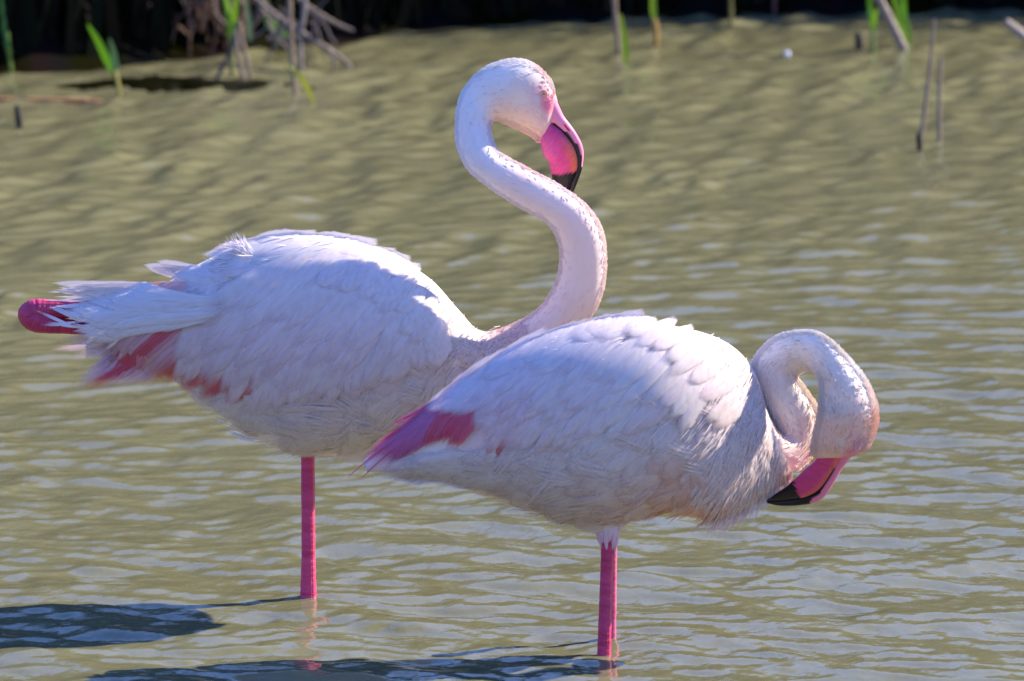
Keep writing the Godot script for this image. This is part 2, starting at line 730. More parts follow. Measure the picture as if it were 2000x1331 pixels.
# one feather: a cupped blade with a soft fringe that lies on the body and lifts towards its tip
func blade(b: Bird, acc: Acc, root: Vector2, tip: Vector2, width: float, bend: float, lift0: float, lift1: float, c0: Color, c1: Color, nu := 11, nv := 7, arch := 2.2, point := 4.0, side := 1.0, edge := 0.0, fade := 0.0) -> void:
	var p := PackedVector3Array()
	var c := PackedColorArray()
	var t := PackedVector2Array()
	var o := PackedVector3Array()
	var d := tip - root
	var len := d.length()
	var nrm := Vector2(-d.y, d.x) / len
	var ctl := (root + tip) * 0.5 + nrm * bend
	var js := [-1.0, -0.84, -0.62, -0.3, 0.0, 0.3, 0.62, 0.84, 1.0] if nv == 7 else ([-1.0, -0.6, 0.0, 0.6, 1.0] if nv == 5 else [-1.0, 0.0, 1.0])
	var skew := rng.randf_range(-0.12, 0.12)
	var vo := rng.randf()
	var ripple := rng.randf_range(-0.6, 0.6)
	if fade == 0.0:
		fade = rng.randf_range(0.15, 0.32)
	for i in nu:
		var f := float(i) / (nu - 1)
		var g := 1.0 - pow(1.0 - f, 1.25)
		var mid := root * (1 - g) * (1 - g) + ctl * 2.0 * g * (1 - g) + tip * g * g
		var tan := ((ctl - root) * (1 - g) + (tip - ctl) * g).normalized()
		var perp := Vector2(-tan.y, tan.x)
		var prof := (0.38 + 0.62 * smoothstep(0.0, 0.4, g)) * sqrt(maxf(0.0, 1.0 - pow(g, point)))
		var w := maxf(width * 0.5 * prof, 0.35)
		var lift := lerpf(lift0, lift1, g)
		for jj in js.size():
			var j: float = js[jj]
			var jit := 1.0
			if absf(j) > 0.9 and nv > 3:
				jit = 1.0 + rng.randf_range(-0.10, 0.10)
			var back := absf(j) * absf(j) * w * 0.25 * g
			var q := mid + perp * (j + skew * (1.0 - j * j)) * w * jit - tan * back * (1.0 if i == nu - 1 or absf(j) > 0.9 else 0.6)
			var s := near(b, q.x, q.y, 0, b.torso)
			var n := near_normal(b, s)
			var up := lift + arch * (1.0 - j * j) * prof + ripple * absf(j) * j * g
			var off := s.z + up * n.z
			var r: PackedFloat32Array = b.rings[int(s.x)]
			if side < 0.0:
				off = 2.0 * r[5] - off
				n.z = -n.z
			p.append(world(b, q.x + up * n.x, q.y - up * n.y, off))
			o.append(n)
			t.append(Vector2(0.5 + 0.5 * j, g * len / 160.0 + vo))
			var col := c0.lerp(c1, g)
			col.a = 1.0
			if nv > 3:
				col.a = lerpf(edge, 1.0, smoothstep(1.0, 0.5 if nv == 5 else 0.78, absf(j))) * smoothstep(1.03, 1.0 - fade, g + 0.10 * absf(j)) * smoothstep(0.0, 0.12, g)
				col.a = clampf(col.a * rng.randf_range(0.8, 1.1), 0.0, 1.0)
			else:
				col.a = edge * smoothstep(1.05, 0.5, g)
			c.append(col)
	acc.grid(p, nu, js.size(), c, t, o)

func vary(c: Color, k := 0.03) -> Color:
	var g := 1.0 + rng.randf_range(-k, k * 0.6)
	return Color(minf(c.r * g, 0.9), minf(c.g * g * (1.0 + rng.randf_range(-k, k) * 0.5), 0.9), minf(c.b * g, 0.9))

func lone(b: Bird, parent: Node, root: Vector2, tip: Vector2, width: float, bend: float, lift0: float, lift1: float, c0: Color, c1: Color, point := 4.0, arch := 2.2, called := "feather", fade := 0.0) -> void:
	var acc := Acc.new()
	blade(b, acc, root, tip, width, bend, lift0, lift1, c0, c1, 17, 7, arch, point, 1.0, 0.0, fade)
	put(called, acc.mesh(mat_feather), parent)

# a row of feathers between two lines of roots and tips
func feather_row(b: Bird, parent: Node, roots: Array, tips: Array, n: int, width: float, bend: float, lift: float, pinker: float, far: Acc) -> void:
	var rr := smooth_rows(roots, n)
	var tt := smooth_rows(tips, n)
	for i in n:
		var r := Vector2(rr[i][0], rr[i][1]) + Vector2(rng.randf_range(-12, 12), rng.randf_range(-10, 10))
		var t := Vector2(tt[i][0], tt[i][1])
		t += (t - r) * rng.randf_range(-0.10, 0.16) + Vector2(rng.randf_range(-10, 10), rng.randf_range(-10, 10))
		var c0 := vary(tint_at(b, r.x, r.y), 0.05)
		var c1 := vary(tint_at(b, t.x, t.y), 0.06).lerp(Color(0.80, 0.60, 0.66), pinker * rng.randf())
		var w := width * rng.randf_range(0.88, 1.15)
		lone(b, parent, r, t, w, bend + rng.randf_range(-7, 7), lift - 1.5, lift + 1.2 + rng.randf_range(0, 2.2), c0, c1, rng.randf_range(2.2, 3.6), 3.2)
		blade(b, far, r, t, w, bend, lift - 1.5, lift + 1.5, c0, c1, 8, 5, 1.5, 4.0, -1.0)

func bare(b: Bird, x: float, y: float) -> bool:
	for q in b.skip:
		if x > q[0] and y > q[1] and x < q[2] and y < q[3]:
			return true
	return false

# small feathers scattered over the body
func scatter(b: Bird, acc: Acc, n: int, lo: int, hi: int, v0: float, v1: float, size: float, wide: float, lift0: float, lift1: float, nu := 7, nv := 5, side := 1.0, point := 3.5, edge := 0.0, pale := 0.0, puff := 1.6) -> void:
	for i in n:
		var s := rng.randi_range(lo, hi - 1)
		var v := sin(rng.randf_range(asin(v0), asin(v1)))
		var r: PackedFloat32Array = b.rings[s]
		var x := (r[0] + r[2]) * 0.5 + (r[0] - r[2]) * 0.5 * v
		var y := (r[1] + r[3]) * 0.5 + (r[1] - r[3]) * 0.5 * v
		if bare(b, x, y):
			continue
		var f := flow_at(b, x, y)
		var d := Vector2(f[0], f[1]).rotated(rng.randf_range(-0.22, 0.22)).normalized()
		var len := f[2] * size * rng.randf_range(0.7, 1.25)
		var c := vary(tint_at(b, x, y), 0.05).lerp(Color(0.84, 0.81, 0.81), pale * rng.randf())
		var tip := Vector2(x, y) + d * len
		if nv > 3 and absf(near(b, tip.x, tip.y, 0, b.torso).y) > 0.975:
			continue
		blade(b, acc, Vector2(x, y), tip, maxf(f[3] * wide * rng.randf_range(0.75, 1.2), 1.6), rng.randf_range(-0.12, 0.12) * len, lift0, lift1 * rng.randf_range(0.6, 1.3), c, vary(tint_at(b, tip.x, tip.y), 0.05).lerp(Color(0.84, 0.81, 0.81), pale * rng.randf()), nu, nv, puff if nv > 3 else 0.3, point, side, edge)

# a loose plume: many fine strands that start together and spread, paler towards their ends
func plume(b: Bird, acc: Acc, root: Vector2, tip: Vector2, width: float, lift: float, c0: Color, c1: Color, strands := 20) -> void:
	var d := tip - root
	var n := Vector2(-d.y, d.x).normalized()
	var bend := rng.randf_range(-0.16, 0.16) * d.length()
	for i in strands:
		var j := rng.randf_range(-1.0, 1.0)
		var f := rng.randf_range(0.0, 0.35)
		var r := root + d * f + n * j * width * 0.32
		var e := root + d * rng.randf_range(0.72, 1.08) * (1.0 - 0.12 * absf(j)) + n * (j * width * 0.55 + rng.randf_range(-3, 3))
		var up := lift * (1.0 - 0.6 * j * j)
		var g := rng.randf()
		blade(b, acc, r, e, rng.randf_range(3.5, 8.0), bend * (1.0 - f), up * 0.25, up * rng.randf_range(0.7, 1.2), vary(c0.lerp(c1, g * 0.6), 0.04), vary(c1, 0.04), 6, 3, 0.5, 1.8, 1.0, 0.85)

func plumes(b: Bird, acc: Acc, n: int, lo: int, hi: int, v0: float, v1: float, size: float, wide: float, lift: float, strands := 18) -> void:
	for i in n:
		var s := rng.randi_range(lo, hi - 1)
		var v := sin(rng.randf_range(asin(v0), asin(v1)))
		var r: PackedFloat32Array = b.rings[s]
		var x := (r[0] + r[2]) * 0.5 + (r[0] - r[2]) * 0.5 * v
		var y := (r[1] + r[3]) * 0.5 + (r[1] - r[3]) * 0.5 * v
		if bare(b, x, y):
			continue
		var f := flow_at(b, x, y)
		var d := Vector2(f[0], f[1]).rotated(rng.randf_range(-0.35, 0.35)).normalized() * f[2] * size * rng.randf_range(0.75, 1.25)
		if near(b, x + d.x, y + d.y, 0, b.torso).y < -0.955:
			continue
		var c := tint_at(b, x, y)
		plume(b, acc, Vector2(x, y), Vector2(x, y) + d, f[3] * wide * rng.randf_range(0.8, 1.3), lift * rng.randf_range(0.6, 1.4), c.lerp(Color(0.80, 0.62, 0.62), 0.3 * rng.randf()), c.lerp(Color(0.86, 0.83, 0.83), 0.6), strands)

# short down that stands along neck and head
func fuzz(b: Bird, lo: int, hi: int, n: int, len: float, stand: float, called: String, thick := 1.7) -> void:
	var h := Acc.new()
	var p := PackedVector3Array()
	var c := PackedColorArray()
	var t := PackedVector2Array()
	var o := PackedVector3Array()
	for i in 4:
		var f := i / 3.0
		for j in [-1.0, 0.0, 1.0]:
			p.append(Vector3(j * 0.5 * (1.0 - 0.85 * f * f), f, -0.10 * f * f - 0.12 * absf(j)))
			c.append(Color(1, 1, 1, 1))
			t.append(Vector2(j, f))
			o.append(Vector3(0, 0, 1))
	h.grid(p, 4, 3, c, t, o)
	var mm := MultiMesh.new()
	mm.transform_format = MultiMesh.TRANSFORM_3D
	mm.use_colors = true
	mm.mesh = h.mesh(mat_hair)
	mm.instance_count = n
	for i in n:
		var s := rng.randf_range(lo, hi - 1.001)
		var k := int(s)
		var a := rng.randf_range(-PI, PI)
		if absf(sin(a)) > 0.45 and i % 6 > 0:      # the loose ends are longest along the ridges of neck and throat
			a = (0.0 if cos(a) > 0.0 else PI) + rng.randf_range(-0.6, 0.6)
		var q := []
		for e in 2:
			var r: PackedFloat32Array = b.rings[k + e]
			var cx := (r[0] + r[2]) * 0.5
			var cy := (r[1] + r[3]) * 0.5
			q.append([cx + (r[0] - cx) * cos(a), cy + (r[1] - cy) * cos(a), r[5] + r[4] * sin(a), cx, cy, r[5]])
		var f := s - k
		var x := lerpf(q[0][0], q[1][0], f)
		var y := lerpf(q[0][1], q[1][1], f)
		var pos := world(b, x, y, lerpf(q[0][2], q[1][2], f))
		var along := (world(b, q[0][0], q[0][1], q[0][2]) - world(b, q[1][0], q[1][1], q[1][2]))
		if along.length() < 1e-6:
			along = Vector3(-1, 0, 0)
		along = along.normalized()
		var outw := (pos - world(b, lerpf(q[0][3], q[1][3], f), lerpf(q[0][4], q[1][4], f), lerpf(q[0][5], q[1][5], f))).normalized()
		outw = (outw - along * outw.dot(along)).normalized()
		var dir := (along + outw * stand * rng.randf_range(0.4, 1.5) + along.cross(outw) * rng.randf_range(-0.3, 0.3)).normalized()
		var x3 := dir.cross(outw).normalized()
		var z3 := x3.cross(dir)
		var l := len * b.m * rng.randf_range(0.65, 1.35)
		var w := thick * b.m * rng.randf_range(0.7, 1.4)
		mm.set_instance_transform(i, Transform3D(Basis(x3 * w, dir * l, z3 * l), pos - outw * 0.0004))
		mm.set_instance_color(i, vary(tint_at(b, x, y), 0.06))
	var mi := MultiMeshInstance3D.new()
	mi.name = called
	mi.multimesh = mm
	mi.set_meta("kind", "stuff")
	b.root.add_child(mi, true)

func ball(acc: Acc, at: Vector3, rad: Vector3, col: Color, turn := Basis.IDENTITY) -> void:
	var p := PackedVector3Array()
	var c := PackedColorArray()
	var t := PackedVector2Array()
	var o := PackedVector3Array()
	for i in 11:
		for j in 17:
			var a := PI * i / 10.0
			var e := TAU * j / 16.0
			var d := Vector3(sin(a) * cos(e), cos(a), sin(a) * sin(e))
			p.append(at + turn * (d * rad))
			o.append(turn * d)
			c.append(col)
			t.append(Vector2(j / 16.0, i / 10.0))
	acc.grid(p, 11, 17, c, t, o, true)

func leg_tube(b: Bird, called: String, rows: Array, col: Color, col2: Color) -> void:
	# rows: x, y, radius, off
	var acc := Acc.new()
	var pts := PackedVector3Array()
	var rad := PackedFloat32Array()
	var cols := PackedColorArray()
	var many := smooth_rows(rows, rows.size() * 16)
	for i in many.size():
		var q: PackedFloat32Array = many[i]
		pts.append(world(b, q[0], q[1], q[3]))
		var scute := 0.5 + 0.5 * sin(i * 1.3 + 3.0 * noise.get_noise_2d(i * 0.13, q[0] + 5.0))
		rad.append(q[2] * b.m * (1.0 + 0.012 * scute + 0.05 * noise.get_noise_2d(i * 0.09, q[0])))
		cols.append(col.lerp(col2, clampf(0.45 + 1.1 * noise.get_noise_2d(i * 0.17, q[0]) + 0.18 * scute, 0.0, 1.0)))
	tube(acc, pts, rad, cols, 16)
	put(called, acc.mesh(mat_leg), b.root)

const WHITE := Color(0.84, 0.805, 0.785)

func bill(b: Bird, upper: Array, lower: Array, dark_upper: Callable, dark_lower: Callable) -> Node3D:
	var root := Node3D.new()
	root.name = "bill"
	b.root.add_child(root, true)
	var acc := Acc.new()
	# the two halves meet: each reaches a little past the line of the mouth
	var close := []
	for q in upper:
		var r: Array = q.duplicate()
		r[2] += (q[2] - q[0]) * 0.16
		r[3] += (q[3] - q[1]) * 0.16
		close.append(r)
	loft(b, acc, smooth_rows(close, 60), 20, dark_upper, 0.8)
	put("upper_bill", acc.mesh(mat_bill), root)
	acc = Acc.new()
	close = []
	for q in lower:
		var r: Array = q.duplicate()
		r[0] += (q[0] - q[2]) * 0.07
		r[1] += (q[1] - q[3]) * 0.07
		close.append(r)
	loft(b, acc, smooth_rows(close, 60), 24, dark_lower, 0.8)
	put("lower_bill", acc.mesh(mat_bill), root)
	return root

func build_birds() -> void:
	first_bird()
	second_bird()

func first_bird() -> void:
	var b := Bird.new()
	b.z0 = 0.0
	b.m = 0.000829
	b.at = on_water(602, 1170)
	b.root = thing("flamingo", b.at, "pale pink flamingo standing upright on one leg with raised S-curved neck", "flamingo", "flamingos standing in the water")
	b.rings = smooth_rows([
		[215, 612, 225, 668, 20, 0], [290, 575, 300, 720, 50, 0], [380, 520, 385, 775, 92, 0], [470, 481, 465, 838, 128, 0], [570, 464, 560, 882, 150, 0],
		[670, 471, 665, 890, 158, 0], [760, 497, 765, 870, 158, 0], [840, 545, 850, 834, 148, 0], [895, 605, 925, 790, 122, 2], [940, 648, 985, 745, 92, 6],
		[1000, 634, 1060, 712, 68, 12], [1052, 602, 1125, 655, 56, 26], [1083, 557, 1170, 592, 50, 44], [1094, 507, 1184, 522, 47, 60], [1087, 464, 1177, 453, 46, 72],
		[1062, 431, 1146, 402, 45, 78], [1010, 402, 1088, 359, 43, 78], [955, 366, 1018, 322, 41, 68], [914, 330, 975, 296, 39, 52], [894, 288, 961, 270, 37, 36],
		[890, 250, 958, 250, 36, 22], [894, 208, 962, 241, 38, 8], [907, 173, 967, 237, 40, -3], [937, 139, 976, 237, 42, -7], [976, 120, 990, 243, 43, -9],
		[1015, 116, 1012, 253, 42, -10], [1049, 129, 1035, 265, 38, -10], [1075, 157, 1050, 275, 31, -10], [1086, 187, 1058, 280, 23, -10], [1089, 198, 1066, 275, 9, -10]], 190)
	b.torso = 66
	b.skip = [[0, 560, 500, 775], [0, 500, 430, 800]]
	b.tint = [[480, 480, 0.83, 0.81, 0.81], [640, 460, 0.84, 0.82, 0.82], [800, 510, 0.84, 0.82, 0.81], [900, 620, 0.84, 0.81, 0.79], [600, 600, 0.82, 0.79, 0.81], [760, 620, 0.82, 0.79, 0.81], [420, 600, 0.82, 0.79, 0.82],
		[480, 740, 0.82, 0.69, 0.73], [620, 730, 0.83, 0.73, 0.76], [360, 700, 0.81, 0.70, 0.74], [740, 760, 0.81, 0.74, 0.77], [850, 740, 0.82, 0.75, 0.76], [560, 850, 0.88, 0.84, 0.82], [700, 860, 0.88, 0.84, 0.81], [450, 810, 0.87, 0.82, 0.79],
		[800, 830, 0.88, 0.82, 0.79], [930, 720, 0.84, 0.72, 0.68], [1020, 670, 0.87, 0.64, 0.58], [1100, 610, 0.88, 0.68, 0.62], [1140, 540, 0.88, 0.71, 0.66], [1140, 460, 0.88, 0.72, 0.67], [1060, 390, 0.88, 0.74, 0.70], [960, 330, 0.88, 0.77, 0.75],
		[915, 270, 0.87, 0.80, 0.80], [925, 190, 0.86, 0.82, 0.82], [980, 150, 0.83, 0.80, 0.79], [1030, 130, 0.87, 0.82, 0.79], [1000, 230, 0.88, 0.66, 0.50], [1030, 240, 0.88, 0.64, 0.48], [1020, 190, 0.88, 0.75, 0.65], [1078, 170, 0.87, 0.76, 0.71], [1045, 255, 0.88, 0.62, 0.47], [1048, 225, 0.88, 0.68, 0.56],
		[1040, 155, 0.85, 0.73, 0.67], [1051, 168, 0.83, 0.60, 0.56], [1059, 176, 0.80, 0.46, 0.46], [1064, 190, 0.80, 0.26, 0.34], [1071, 205, 0.80, 0.24, 0.36], [1048, 195, 0.82, 0.66, 0.60], [1063, 235, 0.82, 0.55, 0.54], [1062, 270, 0.82, 0.50, 0.47], [250, 640, 0.82, 0.74, 0.77]]
	b.flow = [[460, 520, -0.97, 0.2, 70, 30], [600, 470, -0.95, 0.25, 75, 34], [760, 500, -0.85, 0.5, 66, 34], [880, 600, -0.6, 0.8, 46, 26], [950, 690, -0.7, 0.7, 30, 16], [870, 700, -0.6, 0.8, 58, 34], [820, 780, -0.8, 0.5, 75, 40],
		[700, 820, -0.95, 0.28, 80, 40], [600, 860, -0.99, 0.02, 75, 34], [470, 810, -0.9, -0.3, 64, 28], [400, 770, -0.8, -0.4, 56, 26], [300, 650, -0.92, 0.3, 60, 24]]
	var acc := Acc.new()
	loft(b, acc, b.rings, 44, func(x, y, _s, _c): return tint_at(b, x, y))
	put("body", acc.mesh(mat_skin), b.root)
	# wing and its feathers, row over row
	var wing := Node3D.new()
	wing.name = "wing"
	b.root.add_child(wing, true)
	var far := Acc.new()
	var red := Color(0.72, 0.055, 0.045)
	var rose := Color(0.74, 0.10, 0.16)
	var lilac := Color(0.78, 0.50, 0.62)
	# flight feathers under the coverts
	lone(b, wing, Vector2(470, 655), Vector2(344, 758), 60, 4, 9, 10, red.lerp(lilac, 0.6), red.lerp(Color(0.80, 0.35, 0.30), 0.25), 3.5, 2.2, "feather", 0.3)
	lone(b, wing, Vector2(500, 680), Vector2(384, 774), 58, 4, 9, 10, red.lerp(lilac, 0.6), red.lerp(Color(0.80, 0.35, 0.30), 0.1), 3.5, 2.2, "feather", 0.3)
	lone(b, wing, Vector2(530, 700), Vector2(436, 786), 54, 4, 9, 10, red.lerp(lilac, 0.6), red.lerp(Color(0.80, 0.35, 0.30), 0.3), 3.5, 2.2, "feather", 0.3)
	var fan := [[430, 640, 312, 752, 40, 7], [425, 630, 290, 748, 34, 7], [420, 625, 268, 748, 34, 5], [415, 620, 250, 750, 32, 2], [410, 615, 225, 752, 34, 3], [400, 610, 200, 754, 32, 4], [395, 604, 182, 754, 30, 5],
		[392, 600, 168, 752, 28, 1], [388, 598, 155, 752, 26, 1], [384, 594, 146, 748, 26, 0], [380, 590, 136, 744, 26, 6], [376, 586, 140, 730, 26, 6], [372, 582, 165, 705, 30, 6], [368, 580, 190, 690, 34, 6]]
	for k in fan.size():
		var q: Array = fan[k]
		var c: Color = [rose, rose.lerp(red, 0.4), Color(0.78, 0.44, 0.48), lilac, Color(0.80, 0.48, 0.46), rose.lerp(lilac, 0.5), lilac.lerp(WHITE, 0.25), Color(0.76, 0.20, 0.13)][q[5]]
		lone(b, wing, Vector2(q[0], q[1]), Vector2(q[2], q[3]), q[4] * 1.25, 10, 7.0 + k * 1.25, 8.5 + k * 1.25, c.lerp(lilac, 0.35), vary(c, 0.08), 3.0, 1.0, "feather", 0.3)
	# coverts
	feather_row(b, wing, [[405, 610], [470, 622], [560, 640], [660, 665], [760, 690]], [[338, 724], [402, 750], [515, 798], [610, 780], [705, 752]], 17, 46, -10, 12.0, 0.6, far)
	feather_row(b, wing, [[425, 560], [520, 578], [620, 594], [720, 612], [805, 640]], [[335, 692], [398, 735], [495, 765], [605, 768], [735, 752]], 19, 44, -12, 13.0, 0.35, far)
	feather_row(b, wing, [[505, 532], [600, 534], [700, 546], [790, 575], [838, 612]], [[345, 650], [420, 695], [535, 722], [660, 735], [790, 735]], 18, 44, -14, 14.0, 0.15, far)
	feather_row(b, wing, [[570, 508], [655, 512], [742, 527], [812, 562], [856, 615]], [[405, 600], [480, 640], [580, 672], [695, 695], [815, 715]], 16, 44, -14, 15.0, 0.05, far)
	feather_row(b, wing, [[690, 512], [775, 532], [838, 578], [878, 645]], [[600, 565], [695, 590], [772, 632], [838, 708]], 11, 46, -12, 16.0, 0.05, far)
	# back
	feather_row(b, wing, [[560, 486], [630, 478], [710, 487], [790, 520]], [[400, 540], [475, 520], [565, 525], [665, 550]], 9, 46, -8, 8.0, 0.1, far)
	feather_row(b, wing, [[520, 470], [600, 462], [680, 468], [760, 492], [820, 530]], [[400, 505], [490, 480], [570, 480], [650, 495], [730, 525]], 10, 34, -5, 6.0, 0.1, far)
	# tail and the plumes about the folded leg
	var tail := Node3D.new()
	tail.name = "tail"
	b.root.add_child(tail, true)
	for q in [[430, 545, 278, 523, 36], [445, 552, 304, 516, 42], [435, 550, 290, 528, 30], [440, 548, 330, 530, 44], [420, 560, 205, 572, 34], [410, 565, 160, 592, 34], [400, 570, 190, 586, 28], [415, 560, 230, 566, 30]]:
		var c := WHITE.lerp(Color(0.82, 0.36, 0.30), 0.6 if q[2] == 205 or q[2] == 190 or q[2] == 230 else 0.04)
		lone(b, tail, Vector2(q[0], q[1]), Vector2(q[2], q[3]), q[4], -6, 2, 6, c, c, 2.2, 2.2, "feather", 0.08)
	for k in 26:
		var f := fposmod(k * 0.618, 1.0)
		var tip := Vector2(lerpf(104, 150, f) + rng.randf_range(-26, 90) * (1.0 if k > 8 else 0.3), lerpf(589, 664, f))
		tip.y -= (tip.x - 110.0) * 0.16 * (f - 0.35)
		lone(b, tail, Vector2(410 + rng.randf_range(-40, 30), lerpf(588, 626, f)), tip, rng.randf_range(20, 36), rng.randf_range(-8, 8), 22 + 3.0 * rng.randf(), 29 + 9.0 * rng.randf(), vary(WHITE), vary(WHITE), 2.0, 3.2, "feather", 0.06)
	for q in [[360, 650, 92, 690, 40], [350, 660, 125, 708, 36], [340, 640, 105, 668, 30], [370, 660, 150, 700, 40]]:
		lone(b, tail, Vector2(q[0], q[1]), Vector2(q[2], q[3]), q[4], 5, -4, -6, Color(0.78, 0.62, 0.6), Color(0.78, 0.64, 0.64), 2.0)
	# small feathers
	var stuff := Acc.new()
	scatter(b, stuff, 420, 6, 64, 0.4, 0.98, 1.1, 1.0, 1, 4)
	scatter(b, stuff, 330, 12, 66, -0.97, -0.15, 1.6, 1.8, 0, 7, 9, 5, 1.0, 3.0, 0.0, 0.5, 5.0)
	scatter(b, stuff, 260, 44, 68, -0.9, 0.9, 0.9, 0.9, 1, 5)
	scatter(b, stuff, 250, 2, 64, -0.98, 0.98, 1.1, 1.2, 1, 6, 5, 5, -1.0)
	stuff.v.append_array(far.v)
	var shift := stuff.n.size()
	stuff.n.append_array(far.n)
	stuff.c.append_array(far.c)
	stuff.uv.append_array(far.uv)
	for k in far.ix:
		stuff.ix.append(k + shift)
	put("plumage", stuff.mesh(mat_feather), b.root).set_meta("kind", "stuff")
	var wisp := Acc.new()
	plumes(b, wisp, 110, 14, 66, -0.97, -0.2, 1.5, 1.6, 12.0)
	for q in [[765, 822, 636, 752, 56], [712, 806, 575, 790, 46], [800, 775, 690, 716, 50], [845, 742, 765, 688, 46], [862, 795, 770, 762, 48], [705, 858, 560, 806, 54], [640, 862, 505, 806, 46], [790, 852, 680, 824, 46]]:
		plume(b, wisp, Vector2(q[0], q[1]), Vector2(q[2], q[3]), q[4], 17, Color(0.82, 0.70, 0.70), Color(0.86, 0.83, 0.83), 34)
	scatter(b, wisp, 500, 8, 66, -0.985, -0.2, 0.6, 0.09, 3, 10, 5, 3, 1.0, 1.6, 0.9)
	scatter(b, wisp, 350, 2, 64, -0.2, 0.98, 0.6, 0.07, 8, 14, 5, 3, 1.0, 1.6, 0.9)
	for k in 60:      # a loose tuft on the back
		var a := rng.randf_range(2.6, 4.5)
		var r := Vector2(480 + rng.randf_range(-22, 16), 502 + rng.randf_range(-10, 8))
		blade(b, wisp, r, r + Vector2(cos(a), sin(a) * 0.8) * rng.randf_range(18, 38), 3.0, rng.randf_range(-4, 4), 12, 24, WHITE, WHITE, 5, 3, 0.3, 1.6, 1.0, 0.9)
	for k in 40:      # torn ends of the tail plumes
		var r := Vector2(rng.randf_range(140, 230), rng.randf_range(596, 655))
		blade(b, wisp, r, r + Vector2(-rng.randf_range(30, 75), rng.randf_range(-6, 12)), 4.0, rng.randf_range(-5, 5), 33, 39, WHITE, WHITE, 6, 3, 0.3, 1.6, 1.0, 1.0)
	put("down", wisp.mesh(mat_feather), b.root).set_meta("kind", "stuff")
	fuzz(b, 58, 183, 20000, 8.5, 0.34, "neck_down", 0.26)
	# bill
	var up := [[1084, 190, 1062, 212, 19, -10.0], [1092, 207, 1067, 227, 17, -10.3], [1101, 226, 1078, 239, 15, -11.1], [1113, 242, 1094, 252, 13, -11.8], [1125, 259, 1109, 267, 12, -12.4], [1136, 280, 1121, 286, 11, -13.5], [1140, 298, 1127, 303, 10, -14.6], [1139, 316, 1129, 318, 9, -15.2], [1135.7, 335, 1127, 333, 8, -15.9], [1127, 359, 1118, 352, 7, -16.6], [1117, 383, 1110, 374, 4, -17.0]]
	var low := [[1062, 226, 1056, 279, 19, -10.0], [1076, 243, 1059, 296, 19, -10.3], [1091, 255, 1063, 306, 19, -11.1], [1106, 271, 1071, 316, 19, -11.8], [1118, 289, 1076, 335, 18, -12.4], [1124, 306, 1079, 352, 17, -13.5], [1126, 319, 1082, 365, 15, -14.6], [1125, 335, 1090, 375, 13, -15.2], [1117, 355, 1098, 382, 10, -15.9], [1109, 377, 1106, 386, 6, -16.6]]
	var pale := Color(0.78, 0.25, 0.38)
	var magenta := Color(0.64, 0.055, 0.20)
	var black := Color(0.012, 0.010, 0.012)
	bill(b, up, low,
		func(x, y, s, c):
			var edge := lerpf(-0.5, 0.5, smoothstep(0.25, 0.72, s))
			if c < edge and s > 0.22 or s > 0.76:
				return black
			return pale.lerp(Color(0.70, 0.10, 0.22), 0.5 * smoothstep(0.2, -0.4, c) * smoothstep(0.35, 0.6, s) + 0.12 * noise.get_noise_2d(x * 0.3, y * 0.3)),
		func(x, y, s, c):
			if y > 341.0 - (x - 1079.0) * 0.12 + 6.0 * noise.get_noise_2d(x * 0.35, 3.0):
				return black
			var col := magenta.lerp(Color(0.76, 0.15, 0.06), smoothstep(0.05, 0.75, c) * smoothstep(0.2, 0.5, s) * 0.9)
			col = col.lerp(Color(0.62, 0.13, 0.34), 0.5 * smoothstep(0.4, 0.0, c) * smoothstep(0.5, 0.2, s))
			col = col.lerp(Color(0.80, 0.45, 0.45), smoothstep(0.92, 0.99, c) * 0.8)
			return col * (1.0 + 0.25 * noise.get_noise_2d(x * 0.5, y * 0.12)))
	# nostril slit
	var bl := b.root.get_node("bill")
	acc = Acc.new()
	var a0 := world(b, 1097.5, 238, -27)
	var pts := PackedVector3Array()
	var rad := PackedFloat32Array()
	var cols := PackedColorArray()
	for i in 7:
		var f := i / 6.0
		pts.append(world(b, lerpf(1096, 1117, f) + 1.5 * sin(f * PI), lerpf(237, 264, f), lerpf(0.5, -3.0, f)))
		rad.append((0.4 + 2.4 * sin(f * PI)) * b.m)
		cols.append(Color(0.45, 0.01, 0.04))
	tube(acc, pts, rad, cols, 8)
	put("nostril", acc.mesh(mat_bill), bl)
	eye(b, Vector2(1062.5, 184.5), Vector2(3.8, 5.0), 160, true)
	# legs
	var pink := Color(0.48, 0.014, 0.085)
	leg_tube(b, "leg", [[601, 868, 15, 0], [601, 900, 13.5, 0], [601.5, 980, 13.2, 0], [602, 1060, 13.5, 0], [602, 1120, 14.2, 0], [602, 1160, 16, 0], [602, 1200, 17, 0], [602, 1330, 16, 0]], pink, Color(0.64, 0.05, 0.16))
	leg_tube(b, "folded_leg", [[330, 604, 17, 5], [230, 605, 17, 5], [150, 605, 17, 5], [100, 604, 19, 5], [70, 606, 22, 5], [59, 616, 25, 4], [74, 627, 24, 6], [100, 634, 18, 7], [150, 640, 14, 6], [240, 648, 13, 5], [330, 655, 13, 5]], Color(0.36, 0.010, 0.06), Color(0.54, 0.04, 0.12))

